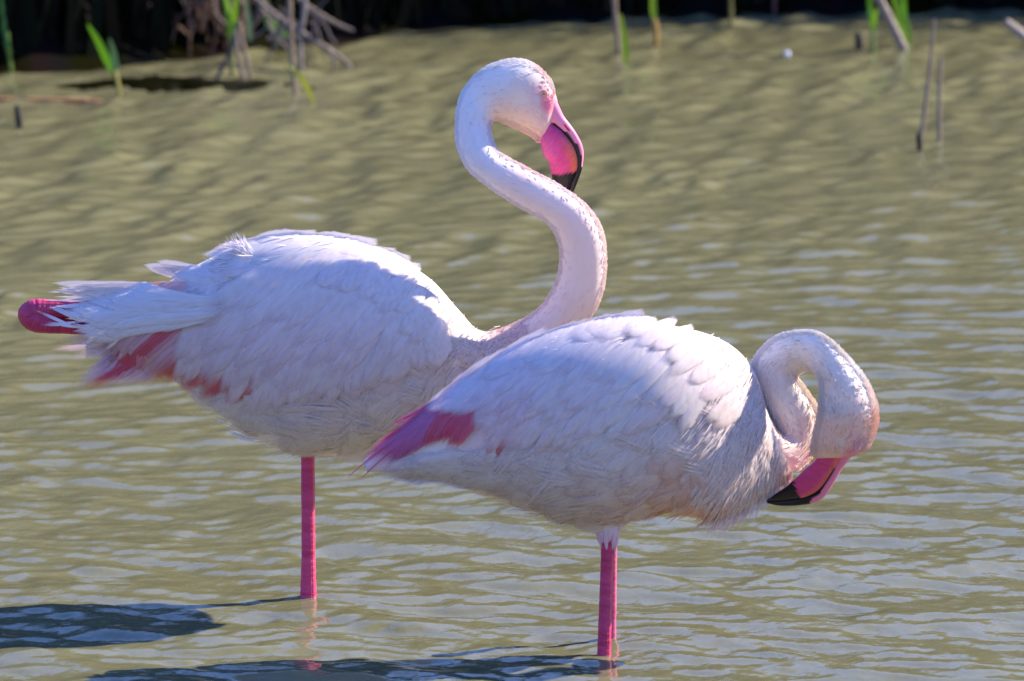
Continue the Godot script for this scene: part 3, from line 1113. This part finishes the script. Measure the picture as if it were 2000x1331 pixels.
func eye(b: Bird, at: Vector2, size: Vector2, from_ring: int, open: bool) -> void:
	var s := near(b, at.x, at.y, from_ring, b.rings.size())
	var root := Node3D.new()
	root.name = "eye"
	b.root.add_child(root, true)
	var n := near_normal(b, s)
	n = (n + Vector3(0, 0, 0.8)).normalized()
	var p := world(b, at.x, at.y, s.z)
	var ring := Acc.new()
	var pts := PackedVector3Array()
	var rad := PackedFloat32Array()
	var cols := PackedColorArray()
	for i in 25:
		var a := TAU * i / 24.0
		var w := Vector2(cos(a) * (size.x + 2.2), sin(a) * (size.y + 2.4))
		if not open:
			w = Vector2(cos(a) * 4.2 - 0.3 * sin(a) * 11.0, sin(a) * 12.0)
		pts.append(world(b, at.x + w.x, at.y + w.y, s.z + 1.0))
		rad.append(1.9 * b.m)
		cols.append(Color(0.80, 0.42, 0.40))
	tube(ring, pts, rad, cols, 8)
	put("eyelid", ring.mesh(mat_skin), root)
	var iris := Acc.new()
	if open:
		ball(iris, p + n * 0.0004, Vector3(size.x, size.y, 3.4) * b.m, Color(0.82, 0.50, 0.14))
		put("iris", iris.mesh(mat_wet), root)
		var pup := Acc.new()
		ball(pup, p + n * 0.0026, Vector3(1.8, 2.1, 1.6) * b.m, Color(0.01, 0.008, 0.008))
		put("pupil", pup.mesh(mat_wet), root)
	else:
		ball(iris, p, Vector3(3.4, 10.5, 3.0) * b.m, Color(0.78, 0.38, 0.38), Basis(Vector3(0, 0, 1), -0.26))
		put("closed_lid", iris.mesh(mat_skin), root)

func second_bird() -> void:
	var b := Bird.new()
	b.z0 = NEAR_Z
	b.m = 0.000796
	b.at = on_water(1180, 1273)
	b.root = thing("flamingo", b.at, "nearer flamingo bending its neck in a loop to preen its breast", "flamingo", "flamingos standing in the water")
	b.rings = smooth_rows([
		[712, 898, 716, 922, 10, 40], [790, 840, 782, 924, 35, 38], [890, 766, 868, 932, 75, 34], [990, 700, 968, 966, 118, 26], [1090, 656, 1070, 1010, 142, 18],
		[1190, 636, 1180, 1026, 154, 8], [1290, 634, 1288, 1002, 150, -8], [1380, 652, 1380, 1014, 128, -36], [1440, 684, 1444, 994, 98, -68], [1478, 735, 1495, 962, 74, -94],
		[1496, 795, 1526, 934, 60, -108], [1512, 835, 1562, 914, 54, -122], [1528, 850, 1592, 880, 48, -136], [1521, 835, 1604, 845, 48, -144], [1505, 805, 1600, 805, 48, -148],
		[1486, 762, 1574, 763, 47, -150], [1473, 720, 1558, 737, 46, -148], [1482, 691, 1563, 728, 45, -142], [1511, 663, 1573, 723, 43, -130], [1548, 650, 1580, 722, 40, -112],
		[1590, 650, 1589, 723, 39, -88], [1627, 670, 1597, 732, 40, -62], [1663, 707, 1602, 746, 42, -40], [1692, 744, 1603, 766, 44, -24], [1709, 785, 1602, 792, 45, -14],
		[1713, 815, 1597, 828, 44, -10], [1708, 842, 1590, 858, 41, -10], [1698, 867, 1588, 882, 35, -10], [1684, 885, 1592, 896, 25, -10], [1668, 892, 1606, 899, 9, -10]], 190)
	b.torso = 66
	b.skip = [[0, 0, 1010, 892], [0, 870, 800, 1000]]
	b.tint = [[760, 880, 0.80, 0.68, 0.76], [850, 800, 0.81, 0.72, 0.78], [1000, 720, 0.82, 0.78, 0.82], [1150, 640, 0.83, 0.80, 0.82], [1300, 640, 0.83, 0.78, 0.80], [1430, 700, 0.83, 0.76, 0.77], [1480, 800, 0.82, 0.76, 0.77], [1510, 920, 0.82, 0.76, 0.76],
		[1200, 760, 0.82, 0.80, 0.82], [1050, 800, 0.81, 0.75, 0.79], [950, 870, 0.80, 0.64, 0.70], [860, 910, 0.81, 0.77, 0.79], [1000, 930, 0.80, 0.74, 0.74], [1150, 900, 0.81, 0.77, 0.78], [1300, 850, 0.82, 0.77, 0.78], [1400, 900, 0.82, 0.73, 0.70],
		[1330, 980, 0.80, 0.52, 0.42], [1400, 1020, 0.80, 0.53, 0.44], [1300, 1000, 0.79, 0.50, 0.38], [1100, 1000, 0.80, 0.66, 0.56], [1180, 1010, 0.82, 0.73, 0.68], [1010, 970, 0.80, 0.67, 0.57], [1450, 980, 0.81, 0.62, 0.55],
		[1550, 890, 0.84, 0.69, 0.65], [1525, 860, 0.85, 0.71, 0.67], [1560, 850, 0.84, 0.70, 0.62], [1545, 790, 0.85, 0.78, 0.72], [1500, 730, 0.86, 0.77, 0.74], [1510, 680, 0.85, 0.79, 0.78], [1570, 680, 0.80, 0.76, 0.73], [1630, 710, 0.76, 0.70, 0.64],
		[1670, 730, 0.85, 0.80, 0.75], [1640, 780, 0.84, 0.70, 0.58], [1690, 790, 0.88, 0.74, 0.66], [1640, 840, 0.86, 0.57, 0.41], [1690, 830, 0.88, 0.58, 0.44], [1620, 880, 0.86, 0.56, 0.40], [1678, 872, 0.84, 0.46, 0.42], [1664, 884, 0.80, 0.30, 0.34], [1650, 868, 0.84, 0.60, 0.48], [1690, 875, 0.86, 0.62, 0.52], [1612, 750, 0.76, 0.60, 0.46], [1630, 793, 0.62, 0.55, 0.50]]
	b.flow = [[760, 880, -0.85, 0.45, 60, 16], [900, 780, -0.8, 0.6, 70, 22], [1050, 680, -0.88, 0.45, 62, 26], [1200, 640, -0.85, 0.4, 52, 30], [1350, 650, -0.8, 0.5, 46, 30], [1450, 760, -0.5, 0.85, 46, 28], [1500, 880, -0.3, 0.95, 46, 20],
		[1450, 960, -0.55, 0.83, 70, 20], [1350, 990, -0.85, 0.36, 72, 24], [1200, 980, -0.98, 0.05, 74, 32], [1050, 940, -0.97, -0.14, 74, 30], [900, 905, -0.99, 0.0, 64, 22], [1350, 820, -0.66, 0.74, 60, 34], [1250, 800, -0.8, 0.6, 70, 34], [1100, 800, -0.55, 0.83, 80, 30], [980, 800, -0.55, 0.83, 90, 26]]
	var acc := Acc.new()
	loft(b, acc, b.rings, 44, func(x, y, _s, _c): return tint_at(b, x, y))
	put("body", acc.mesh(mat_skin), b.root)
	var wing := Node3D.new()
	wing.name = "wing"
	b.root.add_child(wing, true)
	var far := Acc.new()
	var plum := Color(0.62, 0.13, 0.27)
	var lilac_2 := Color(0.74, 0.42, 0.60)
	var red := Color(0.72, 0.05, 0.10)
	# pink flight feathers at the rear
	for q in [[900, 760, 700, 908, 18], [905, 768, 716, 912, 20], [910, 776, 735, 912, 20], [900, 790, 752, 908, 22], [890, 770, 745, 850, 10], [895, 765, 760, 838, 8], [915, 790, 770, 900, 24], [880, 780, 725, 880, 14]]:
		lone(b, wing, Vector2(q[0], q[1]), Vector2(q[2], q[3]), q[4] * 1.3, -4, 6, 8, plum.lerp(Color(0.70, 0.50, 0.74), 0.3), vary(plum, 0.15), 2.0)
	for q in [[780, 855, 668, 934, 4], [800, 850, 684, 944, 4.5], [770, 850, 700, 915, 4]]:
		lone(b, wing, Vector2(q[0], q[1]), Vector2(q[2], q[3]), q[4], -5, 5, 5, Color(0.72, 0.10, 0.18), Color(0.78, 0.35, 0.38), 1.6, 0.5)
	for k in 9:
		var f := k / 8.0
		var tip := Vector2(lerpf(818, 886, f), 882 - 10.0 * sin(f * PI) + rng.randf_range(-4, 4))
		lone(b, wing, Vector2(lerpf(900, 950, f), lerpf(772, 800, f)), tip, 20, 5, 8.0 + 0.35 * k, 9.5 + 0.35 * k, red.lerp(lilac_2, 0.3), vary(red.lerp(Color(0.76, 0.22, 0.28), rng.randf_range(0.0, 0.5)), 0.1), 2.6, 1.0, "feather", 0.25)
	for k in 3:
		lone(b, wing, Vector2(985 + k * 18, 835), Vector2(942 + k * 22, 896 + rng.randf_range(0, 10)), 16, 4, 6, 8, Color(0.74, 0.35, 0.36), vary(Color(0.64, 0.08, 0.07), 0.15), 2.6, 1.0, "feather", 0.3)
	feather_row(b, wing, [[960, 745], [1020, 760], [1090, 775], [1165, 790]], [[925, 835], [950, 868], [1000, 888], [1072, 885]], 14, 32, -8, 9.0, 0.5, far)
	feather_row(b, wing, [[930, 735], [1000, 715], [1090, 712], [1170, 725], [1255, 768]], [[820, 812], [900, 822], [975, 835], [1060, 840], [1165, 868]], 18, 36, -10, 10.5, 0.3, far)
	feather_row(b, wing, [[1000, 698], [1070, 670], [1160, 668], [1250, 692], [1332, 745]], [[850, 800], [920, 800], [1005, 815], [1110, 825], [1235, 848]], 17, 40, -11, 12.0, 0.15, far)
	feather_row(b, wing, [[1080, 660], [1160, 643], [1250, 648], [1340, 682], [1402, 742]], [[925, 745], [1005, 735], [1110, 758], [1222, 785], [1325, 830]], 16, 40, -10, 13.5, 0.05, far)
	feather_row(b, wing, [[1200, 632], [1285, 632], [1362, 656], [1422, 712], [1455, 782]], [[1110, 668], [1195, 670], [1275, 705], [1345, 758], [1392, 845]], 12, 38, -8, 15.0, 0.05, far)
	var tail := Node3D.new()
	tail.name = "tail"
	b.root.add_child(tail, true)
	for q in [[960, 905, 718, 924, 34], [950, 895, 740, 916, 30], [980, 915, 770, 925, 40], [1000, 915, 820, 930, 44], [1020, 925, 860, 938, 44], [930, 885, 780, 905, 30]]:
		lone(b, tail, Vector2(q[0], q[1]), Vector2(q[2], q[3]), q[4], rng.randf_range(-6, 6), 6, 9, vary(WHITE), vary(Color(0.81, 0.77, 0.79)), 2.2, 4.0)
	var stuff := Acc.new()
	scatter(b, stuff, 380, 4, 64, 0.55, 0.98, 1.0, 0.9, 1, 5)
	scatter(b, stuff, 420, 8, 66, -0.97, 0.1, 1.55, 1.75, 0, 8, 9, 5, 1.0, 3.0, 0.0, 0.5, 5.0)
	scatter(b, stuff, 420, 42, 70, -0.95, 0.94, 1.0, 1.0, 1, 8, 9, 5, 1.0, 2.5, 0.0, 0.7, 3.5)
	scatter(b, stuff, 250, 2, 64, -0.98, 0.98, 1.1, 1.2, 1, 6, 5, 5, -1.0)
	var shift := stuff.v.size()
	stuff.v.append_array(far.v)
	stuff.n.append_array(far.n)
	stuff.c.append_array(far.c)
	stuff.uv.append_array(far.uv)
	for k in far.ix:
		stuff.ix.append(k + shift)
	put("plumage", stuff.mesh(mat_feather), b.root).set_meta("kind", "stuff")
	var wisp := Acc.new()
	plumes(b, wisp, 150, 12, 68, -0.97, 0.0, 1.5, 1.5, 13.0)
	plumes(b, wisp, 70, 46, 69, -0.95, 0.6, 1.1, 1.1, 12.0)
	for q in [[1345, 842, 1238, 772, 46], [1400, 800, 1320, 735, 42], [1440, 850, 1362, 788, 40], [1390, 890, 1296, 868, 40], [1420, 930, 1330, 905, 38], [1290, 880, 1180, 838, 46], [1240, 930, 1110, 900, 48], [1160, 950, 1030, 915, 44], [1100, 880, 990, 905, 40]]:
		plume(b, wisp, Vector2(q[0], q[1]), Vector2(q[2], q[3]), q[4], 16, Color(0.82, 0.68, 0.66), Color(0.86, 0.83, 0.83), 34)
	scatter(b, wisp, 600, 4, 68, -0.985, 0.0, 0.6, 0.10, 4, 12, 5, 3, 1.0, 1.6, 0.9)
	scatter(b, wisp, 500, 2, 66, -0.2, 0.98, 0.6, 0.08, 10, 16, 5, 3, 1.0, 1.6, 0.9)
	scatter(b, wisp, 1100, 48, 70, -0.97, 0.5, 0.8, 0.16, 6, 13, 5, 3, 1.0, 1.6, 1.0, 1.0)
	put("down", wisp.mesh(mat_feather), b.root).set_meta("kind", "stuff")
	fuzz(b, 72, 183, 24000, 10.5, 0.5, "neck_down", 0.26)
	var up := [[1670, 876, 1642, 886, 17, -10.0], [1662, 895, 1637, 900, 15, -18.3], [1647, 914, 1627, 921, 13, -26.7], [1631, 941, 1613, 944, 12, -35.0], [1613, 968, 1599, 962, 11, -43.3], [1593, 982, 1580, 972, 10, -51.7], [1570, 987, 1564, 975, 9, -60.0], [1545, 989, 1545, 977, 8, -68.3], [1518, 988, 1522, 978, 7, -76.7], [1492, 982, 1496, 979, 4, -85.0]]
	var low := [[1640, 893, 1594, 897, 18, -10.0], [1632, 910, 1584, 907, 18, -18.3], [1622, 928, 1572, 917, 18, -26.7], [1611, 945, 1557, 932, 18, -35.0], [1597, 960, 1547, 941, 17, -43.3], [1579, 970, 1536, 951, 16, -51.7], [1561, 975, 1524, 959, 14, -60.0], [1541, 978, 1512, 967, 11, -68.3], [1521, 980, 1502, 975, 8, -76.7], [1498, 981, 1495, 978, 4, -85.0]]
	var pale := Color(0.76, 0.20, 0.32)
	var magenta := Color(0.58, 0.05, 0.17)
	var black := Color(0.012, 0.010, 0.012)
	bill(b, up, low,
		func(x, y, s, c):
			var edge := lerpf(-0.62, 0.3, smoothstep(0.3, 0.7, s))
			if c < edge and s > 0.2 or s > 0.58 + 0.03 * c:
				return black
			return pale.lerp(Color(0.70, 0.10, 0.20), 0.4 * smoothstep(0.2, -0.4, c) + 0.12 * noise.get_noise_2d(x * 0.3, y * 0.3)),
		func(x, y, s, c):
			if x < 1556.0 + (y - 957.0) * 0.45 + 6.0 * noise.get_noise_2d(y * 0.35, 3.0) or c > 0.84 and s > 0.15:
				return black
			var col := magenta.lerp(Color(0.72, 0.14, 0.08), smoothstep(0.3, 0.8, c) * 0.7)
			return col * (1.0 + 0.25 * noise.get_noise_2d(x * 0.12, y * 0.5)))
	eye(b, Vector2(1677, 869), Vector2(4, 6), 160, false)
	var pink := Color(0.42, 0.012, 0.075)
	leg_tube(b, "leg", [[1190, 1000, 18, 20], [1188, 1040, 15, 20], [1186, 1090, 12.5, 20], [1183, 1170, 12.5, 20], [1181, 1240, 13, 20], [1180, 1280, 13.5, 20], [1179, 1400, 13, 20]], pink, Color(0.58, 0.04, 0.14))
	leg_tube(b, "leg", [[1194, 1000, 14, -130], [1196, 1040, 11, -130], [1196, 1090, 9, -130], [1195, 1170, 9, -130], [1194, 1240, 9.5, -130], [1193, 1300, 10, -130], [1192, 1400, 10, -130]], Color(0.66, 0.06, 0.17), Color(0.72, 0.12, 0.24))
	# feathered thigh over the top of the leg
	var thigh := Acc.new()
	loft(b, thigh, smooth_rows([[1135, 1000, 1240, 990, 45, 10], [1148, 1025, 1222, 1018, 34, 15], [1166, 1042, 1208, 1038, 20, 18], [1174, 1052, 1203, 1050, 13, 20], [1178, 1058, 1198, 1056, 9, 20]], 16), 20, func(x, y, _s, _c): return Color(0.80, 0.64, 0.62))
	for k in 14:
		var a := TAU * k / 14.0
		var q := Vector2(1187 + 20.0 * cos(a), 1034 + rng.randf_range(-6, 6))
		var e := Vector2(1187 + 13.0 * cos(a) + rng.randf_range(-3, 3), 1072 + rng.randf_range(-10, 16))
		var off := 18.0 + 16.0 * sin(a)
		tube(thigh, PackedVector3Array([world(b, q.x, q.y - 14, off), world(b, q.x, q.y, off), world(b, (q.x + e.x) * 0.5, (q.y + e.y) * 0.5, off), world(b, e.x, e.y, 19 + 11.0 * sin(a))]), PackedFloat32Array([0.006, 0.0055, 0.004, 0.0003]), PackedColorArray([Color(0.80, 0.64, 0.64), Color(0.80, 0.60, 0.62), Color(0.80, 0.52, 0.56), Color(0.80, 0.50, 0.55)]), 7)
	put("thigh", thigh.mesh(mat_skin), b.root)

# ---- plants and sticks at the far side; every one stands where its foot meets the water ----
func stick(parent: Node3D, called: String, rows: Array, z: float, col: Color, knots := 0.25) -> void:
	# rows: x, y, radius (picture units at that distance)
	var acc := Acc.new()
	var pts := PackedVector3Array()
	var rad := PackedFloat32Array()
	var cols := PackedColorArray()
	var many := smooth_rows(rows, maxi(rows.size() * 5, 8))
	var m := (CAM.z - z) / F
	for i in many.size():
		var q: PackedFloat32Array = many[i]
		pts.append(on_z(q[0], q[1], z) - parent.position)
		rad.append(maxf(q[2], 0.5) * m * (1.0 + 0.12 * sin(i * 2.1)))
		cols.append(col * (1.0 + knots * noise.get_noise_2d(i * 0.7, q[0] * 0.05)))
	tube(acc, pts, rad, cols, 8)
	put(called, acc.mesh(mat_stem), parent)

func leaf(parent: Node3D, rows: Array, z: float, wide: float, col: Color, col2: Color) -> void:
	# rows: x, y along the midrib, foot first
	var acc := Acc.new()
	var p := PackedVector3Array()
	var c := PackedColorArray()
	var t := PackedVector2Array()
	var o := PackedVector3Array()
	var m := (CAM.z - z) / F
	var n := 14
	var many := smooth_rows(rows, n)
	var tilt := rng.randf_range(-0.9, 0.9)
	for i in n:
		var f := float(i) / (n - 1)
		var q: PackedFloat32Array = many[i]
		var a: PackedFloat32Array = many[maxi(i - 1, 0)]
		var e: PackedFloat32Array = many[mini(i + 1, n - 1)]
		var d := Vector2(e[0] - a[0], e[1] - a[1]).normalized()
		var w := wide * 0.5 * (0.45 + 0.55 * smoothstep(0.0, 0.3, f)) * pow(1.0 - f, 0.55) + 0.3
		for j in [-1.0, 0.0, 1.0]:
			p.append(on_z(q[0] - d.y * j * w, q[1] + d.x * j * w, z + (tilt * j * w + 0.4 * w * (1.0 - absf(j)) + 30.0 * f * f) * m) - parent.position)
			c.append(col.lerp(col2, f))
			t.append(Vector2(j, f))
			o.append(Vector3(0, 0, 1))
	acc.grid(p, n, 3, c, t, o)
	put("leaf", acc.mesh(mat_leaf), parent)

func root_at(called: String, px: float, py: float, label: String, category: String, group := "") -> Node3D:
	return thing(called, on_water(px, py), label, category, group)

func build_plants() -> void:
	var green := Color(0.12, 0.32, 0.015)
	var lime := Color(0.27, 0.42, 0.02)
	var dry := Color(0.21, 0.155, 0.11)
	var brown := Color(0.20, 0.11, 0.07)
	var grey := Color(0.18, 0.14, 0.115)
	var dark := Color(0.02, 0.018, 0.018)
	var reeds := "green reeds growing out of the water"
	var sticks := "dead branches over the water"
	var stalks := "dry stalks standing in the water"
	var o := root_at("reed_shoot", 232, 190, "green reed shoot with two forked leaves standing alone at the left", "reed", reeds)
	var z := o.position.z
	stick(o, "stem", [[234, 196, 4], [230, 165, 4], [223, 138, 4]], z, Color(0.30, 0.26, 0.06))
	leaf(o, [[224, 148], [205, 108], [188, 75], [170, 46]], z, 20, green, green)
	leaf(o, [[224, 146], [223, 112], [213, 74]], z, 16, Color(0.13, 0.27, 0.08), Color(0.13, 0.27, 0.10))
	o = root_at("floating_stalk", 100, 198, "orange brown dry stalk floating flat at the left edge", "stalk", stalks)
	z = o.position.z
	stick(o, "stem", [[-160, 192, 5], [-20, 194, 5], [90, 196, 5], [160, 198, 6], [208, 201, 4]], z, Color(0.36, 0.16, 0.06), 0.5)
	o = root_at("stump", 37, 252, "dark broken stump near the left edge below the floating stalk", "stump")
	stick(o, "stem", [[38, 262, 6], [36, 235, 7], [32, 206, 5]], o.position.z, dark)
	o = root_at("dry_stalk", 276, 112, "thin brown stalk upright before the dark bank at the left", "stalk", stalks)
	stick(o, "stem", [[274, 116, 4], [279, 60, 4], [288, -60, 4], [292, -200, 3]], o.position.z, brown)
	# clump of dead reed stems
	o = root_at("dead_reed_clump", 400, 104, "brown bundle of dead reed stems hanging over the bank edge", "dead reeds")
	z = o.position.z
	for i in 64:
		var x := rng.randf_range(345, 480)
		var foot := rng.randf_range(30, 122)
		var sway := rng.randf_range(-60, 60)
		var c := Color(0.20, 0.095, 0.05).lerp(Color(0.24, 0.18, 0.14), rng.randf()) * rng.randf_range(0.35, 1.1)
		if i % 3 == 0:      # broken ones that hang down again
			stick(o, "stem", [[x + sway * 0.6, foot, 1.2], [x + sway * 0.5 + 6, foot - 34, 2.2], [x + sway * 0.2, foot - 62, 2.6], [x - sway * 0.3, foot - 50, 2.6], [x - sway * 0.7, -40, 2.8], [x - sway, -180, 3]], z + rng.randf_range(-0.2, 0.2), c)
		else:
			stick(o, "stem", [[x + rng.randf_range(-14, 14), foot, 1.6], [x + sway * 0.3 + rng.randf_range(-14, 14), foot - 45, 2.8], [x + sway * 0.7 + rng.randf_range(-14, 14), foot - 90, 3.2], [x + sway, -60, 3.2], [x + sway * 1.6, -220, 3]], z + rng.randf_range(-0.2, 0.2), c)
	o = root_at("dead_reed_clump", 90, 120, "dim grey tangle of thin dead stems on the dark bank at the far left", "dead reeds")
	z = o.position.z - 0.15
	for i in 30:
		var x := rng.randf_range(-30, 330)
		var foot := rng.randf_range(30, 118)
		var sway := rng.randf_range(-70, 70)
		stick(o, "stem", [[x, foot, 1.5], [x + sway * 0.4 + rng.randf_range(-18, 18), foot - 40, 2.5], [x + sway, foot - 95, 2.5], [x + sway * 1.7, foot - 210, 2.5]], z + rng.randf_range(-0.1, 0.1), Color(0.07, 0.065, 0.075).lerp(Color(0.16, 0.10, 0.07), rng.randf()))
	o = root_at("green_reed", 452, 150, "bright green reed between the dead stems", "reed", reeds)
	z = o.position.z
	stick(o, "stem", [[452, 158, 4], [453, 120, 5], [452, 70, 5]], z, Color(0.2, 0.2, 0.06))
	leaf(o, [[452, 90], [449, 45], [440, 0], [425, -60]], z, 17, lime, green)
	leaf(o, [[453, 80], [458, 30], [462, -10], [470, -70]], z, 14, lime, green)
	o = root_at("green_reed", 490, 150, "pale green reed stem with brown foot right of the bright reed", "reed", reeds)
	z = o.position.z
	stick(o, "stem", [[490, 160, 4], [482, 120, 4], [470, 70, 5], [466, 40, 5]], z, dry)
	leaf(o, [[489, 80], [486, 40], [478, -10], [470, -60]], z, 13, Color(0.2, 0.27, 0.12), Color(0.2, 0.27, 0.12))
	# branches
	o = root_at("dead_branch", 684, 130, "long grey dead branch reaching down to the water with a forked end", "branch", sticks)
	z = o.position.z
	stick(o, "limb", [[420, -70, 6], [495, -5, 5], [552, 40, 5.5], [610, 78, 5], [655, 105, 4.5], [684, 130, 4]], z, grey)
	stick(o, "twig", [[640, 94, 4], [650, 112, 4], [652, 136, 3]], z + 0.02, grey)
	stick(o, "twig", [[560, 45, 4], [540, 70, 4], [522, 76, 5]], z + 0.03, grey)
	stick(o, "twig", [[500, 5, 3], [520, 30, 3], [530, 58, 3], [560, 95, 2.5]], z - 0.02, Color(0.24, 0.19, 0.17))
	for i in 16:
		var x := rng.randf_range(500, 660)
		var y := rng.randf_range(-20, 70)
		var w := rng.randf_range(-45, 45)
		stick(o, "twig", [[x, y, 2.2], [x + w * 0.5, y + rng.randf_range(5, 25), 2.0], [x + w, y + rng.randf_range(20, 50), 1.8], [x + w * 1.1 + rng.randf_range(-10, 10), y + rng.randf_range(40, 80), 1.2]], z + rng.randf_range(-0.1, 0.06), Color(0.13, 0.105, 0.10) * rng.randf_range(0.6, 1.4))
	o = root_at("dead_branch", 700, 96, "second grey branch tilted above the long forked one", "branch", sticks)
	z = o.position.z
	stick(o, "limb", [[520, -60, 5], [585, 0, 5], [625, 28, 4.5], [660, 48, 4], [690, 60, 3]], z, grey)
	stick(o, "twig", [[590, 5, 4], [610, -20, 4], [640, -60, 4]], z + 0.02, grey)
	o = root_at("dry_stalk", 577, 190, "tall grey brown stalk crossing the branches down to the water", "stalk", stalks)
	stick(o, "stem", [[577, 198, 4], [571, 130, 5], [567, 60, 5], [564, -30, 5], [560, -200, 4]], o.position.z, dry)
	o = root_at("dry_stalk", 588, 130, "short grey stalk just right of the tall stalk under the branches", "stalk", stalks)
	stick(o, "stem", [[588, 138, 4], [587, 80, 4], [594, 20, 5], [602, -80, 4]], o.position.z, Color(0.27, 0.23, 0.2))
	o = root_at("bent_reed", 607, 200, "yellow green reed bent over into the water below the branches", "reed", reeds)
	z = o.position.z
	leaf(o, [[572, 138], [590, 155], [605, 180], [611, 204], [604, 226]], z + 0.02, 13, Color(0.26, 0.30, 0.03), Color(0.34, 0.36, 0.03))
	stick(o, "stem", [[560, 128, 2.5], [574, 140, 3], [588, 153, 3]], z + 0.02, Color(0.26, 0.3, 0.05))
	o = root_at("green_leaf_sprig", 545, 120, "sprig of broad green leaves hanging between the grey branches", "sprig")
	z = o.position.z
	stick(o, "stem", [[512, -40, 3], [520, 5, 3], [530, 40, 3], [548, 125, 1.5]], z, Color(0.1, 0.12, 0.03))
	leaf(o, [[522, 25], [535, 48], [548, 60], [562, 72]], z + 0.03, 22, green, green)
	leaf(o, [[520, 30], [528, 50], [545, 70], [552, 78]], z + 0.05, 18, Color(0.13, 0.3, 0.02), green)
	o = root_at("dead_twig", 420, 160, "dark twig leaning in the water under the dead reeds", "twig")
	stick(o, "stem", [[418, 166, 4], [430, 140, 4], [446, 108, 4], [458, 70, 4]], o.position.z, Color(0.09, 0.07, 0.06))
	o = root_at("dead_twig", 474, 160, "pale brown twig leaning left into the water beside the dark twig", "twig")
	stick(o, "stem", [[478, 166, 4], [472, 140, 4], [464, 105, 4], [458, 60, 4]], o.position.z, Color(0.22, 0.17, 0.12))
	o = root_at("green_reed", 22, 146, "dim green reed at the far left edge before the bank", "reed", reeds)
	z = o.position.z
	stick(o, "stem", [[22, 152, 4], [20, 130, 4], [12, 60, 4]], z, Color(0.10, 0.16, 0.02))
	leaf(o, [[20, 120], [10, 70], [4, 20], [0, -30]], z, 13, Color(0.03, 0.12, 0.03), Color(0.03, 0.1, 0.04))
	# right side
	o = root_at("dry_stalk", 1208, 112, "grey stalk touching a green reed leaf above the upright flamingo", "stalk", stalks)
	stick(o, "stem", [[1210, 120, 4], [1206, 70, 5], [1200, 0, 5], [1196, -120, 5]], o.position.z, Color(0.22, 0.16, 0.12))
	o = root_at("green_reed", 1221, 118, "single green reed leaf beside the grey stalk at top centre", "reed", reeds)
	leaf(o, [[1222, 124], [1222, 90], [1217, 55], [1212, 26]], o.position.z, 16, lime, lime)
	o = root_at("yellow_reed", 1282, 92, "yellow and green reed right of the grey stalk and its leaf", "reed", reeds)
	z = o.position.z
	stick(o, "stem", [[1282, 98, 5], [1281, 60, 6], [1278, 38, 5]], z, Color(0.34, 0.20, 0.05))
	leaf(o, [[1279, 42], [1276, 10], [1278, -40], [1280, -90]], z, 14, lime, lime)
	o = root_at("dry_stalk", 1428, 60, "thin yellowish stalk standing alone at the top before the bank", "stalk", stalks)
	stick(o, "stem", [[1428, 68, 4], [1428, 20, 4], [1426, -80, 4]], o.position.z, Color(0.2, 0.17, 0.05))
	o = root_at("dry_stalk", 1513, 28, "short reddish stalk right at the foot of the dark bank", "stalk", stalks)
	stick(o, "stem", [[1513, 34, 4], [1513, 0, 4], [1515, -80, 4]], o.position.z, Color(0.14, 0.06, 0.05))
	o = root_at("stump", 1678, 95, "small black stump left of the leaning grey stick", "stump")
	stick(o, "stem", [[1679, 101, 7], [1678, 80, 8], [1676, 64, 6]], o.position.z, dark)
	o = root_at("green_reed", 1707, 104, "thin green reed left of the leaning grey stick", "reed", reeds)
	z = o.position.z
	stick(o, "stem", [[1708, 112, 4], [1706, 80, 4], [1705, 55, 4]], z, Color(0.14, 0.2, 0.05))
	leaf(o, [[1705, 62], [1709, 40], [1714, 16]], z, 14, green, lime)
	leaf(o, [[1704, 60], [1700, 20], [1697, -20], [1690, -80]], z, 12, green, green)
	o = root_at("dead_branch", 1766, 98, "smooth grey stick leaning in the water at the upper right", "branch", sticks)
	stick(o, "limb", [[1772, 108, 8], [1755, 74, 9], [1735, 34, 9], [1700, -40, 9], [1660, -130, 8]], o.position.z, Color(0.25, 0.195, 0.155))
	o = root_at("green_reed", 1774, 88, "broad bright green reed just right of the leaning grey stick", "reed", reeds)
	z = o.position.z
	leaf(o, [[1775, 96], [1771, 60], [1757, 25], [1742, -25], [1730, -70]], z, 22, lime, green)
	leaf(o, [[1772, 92], [1768, 50], [1766, 0], [1764, -50]], z, 15, green, green)
	leaf(o, [[1770, 80], [1756, 50], [1744, 30]], z + 0.02, 14, lime, lime)
	o = root_at("dry_stalk", 1797, 286, "tall thin pale stalk left of its shorter twin at the right", "stalk", stalks)
	stick(o, "stem", [[1796, 294, 4], [1806, 220, 4], [1817, 130, 3.5], [1826, 38, 2.5]], o.position.z, Color(0.22, 0.165, 0.125))
	o = root_at("dry_stalk", 1836, 276, "shorter thin grey stalk right of the tall pale stalk", "stalk", stalks)
	stick(o, "stem", [[1836, 284, 4.5], [1835, 220, 4], [1836, 160, 4], [1838, 114, 3]], o.position.z, Color(0.23, 0.175, 0.135))
	o = root_at("stump", 1796, 288, "black stub at the foot of the tall pale stalk", "stump")
	stick(o, "stem", [[1797, 296, 5], [1796, 276, 6], [1795, 260, 5]], o.position.z + 0.03, dark)
	o = root_at("dead_branch", 2010, 84, "grey stick end slanting in from the right edge", "branch", sticks)
	stick(o, "limb", [[1965, 42, 7], [1990, 62, 9], [2030, 95, 9], [2060, 120, 8]], o.position.z, Color(0.34, 0.27, 0.22))
	# a white bubble on the water
	o = root_at("bubble", 1538, 108, "tiny white bubble floating on open water at the upper right", "bubble")
	var acc := Acc.new()
	ball(acc, Vector3(0, 0.004, 0), Vector3(0.009, 0.009, 0.009), Color(0.85, 0.85, 0.85))
	put("bubble", acc.mesh(mat_wet), o)
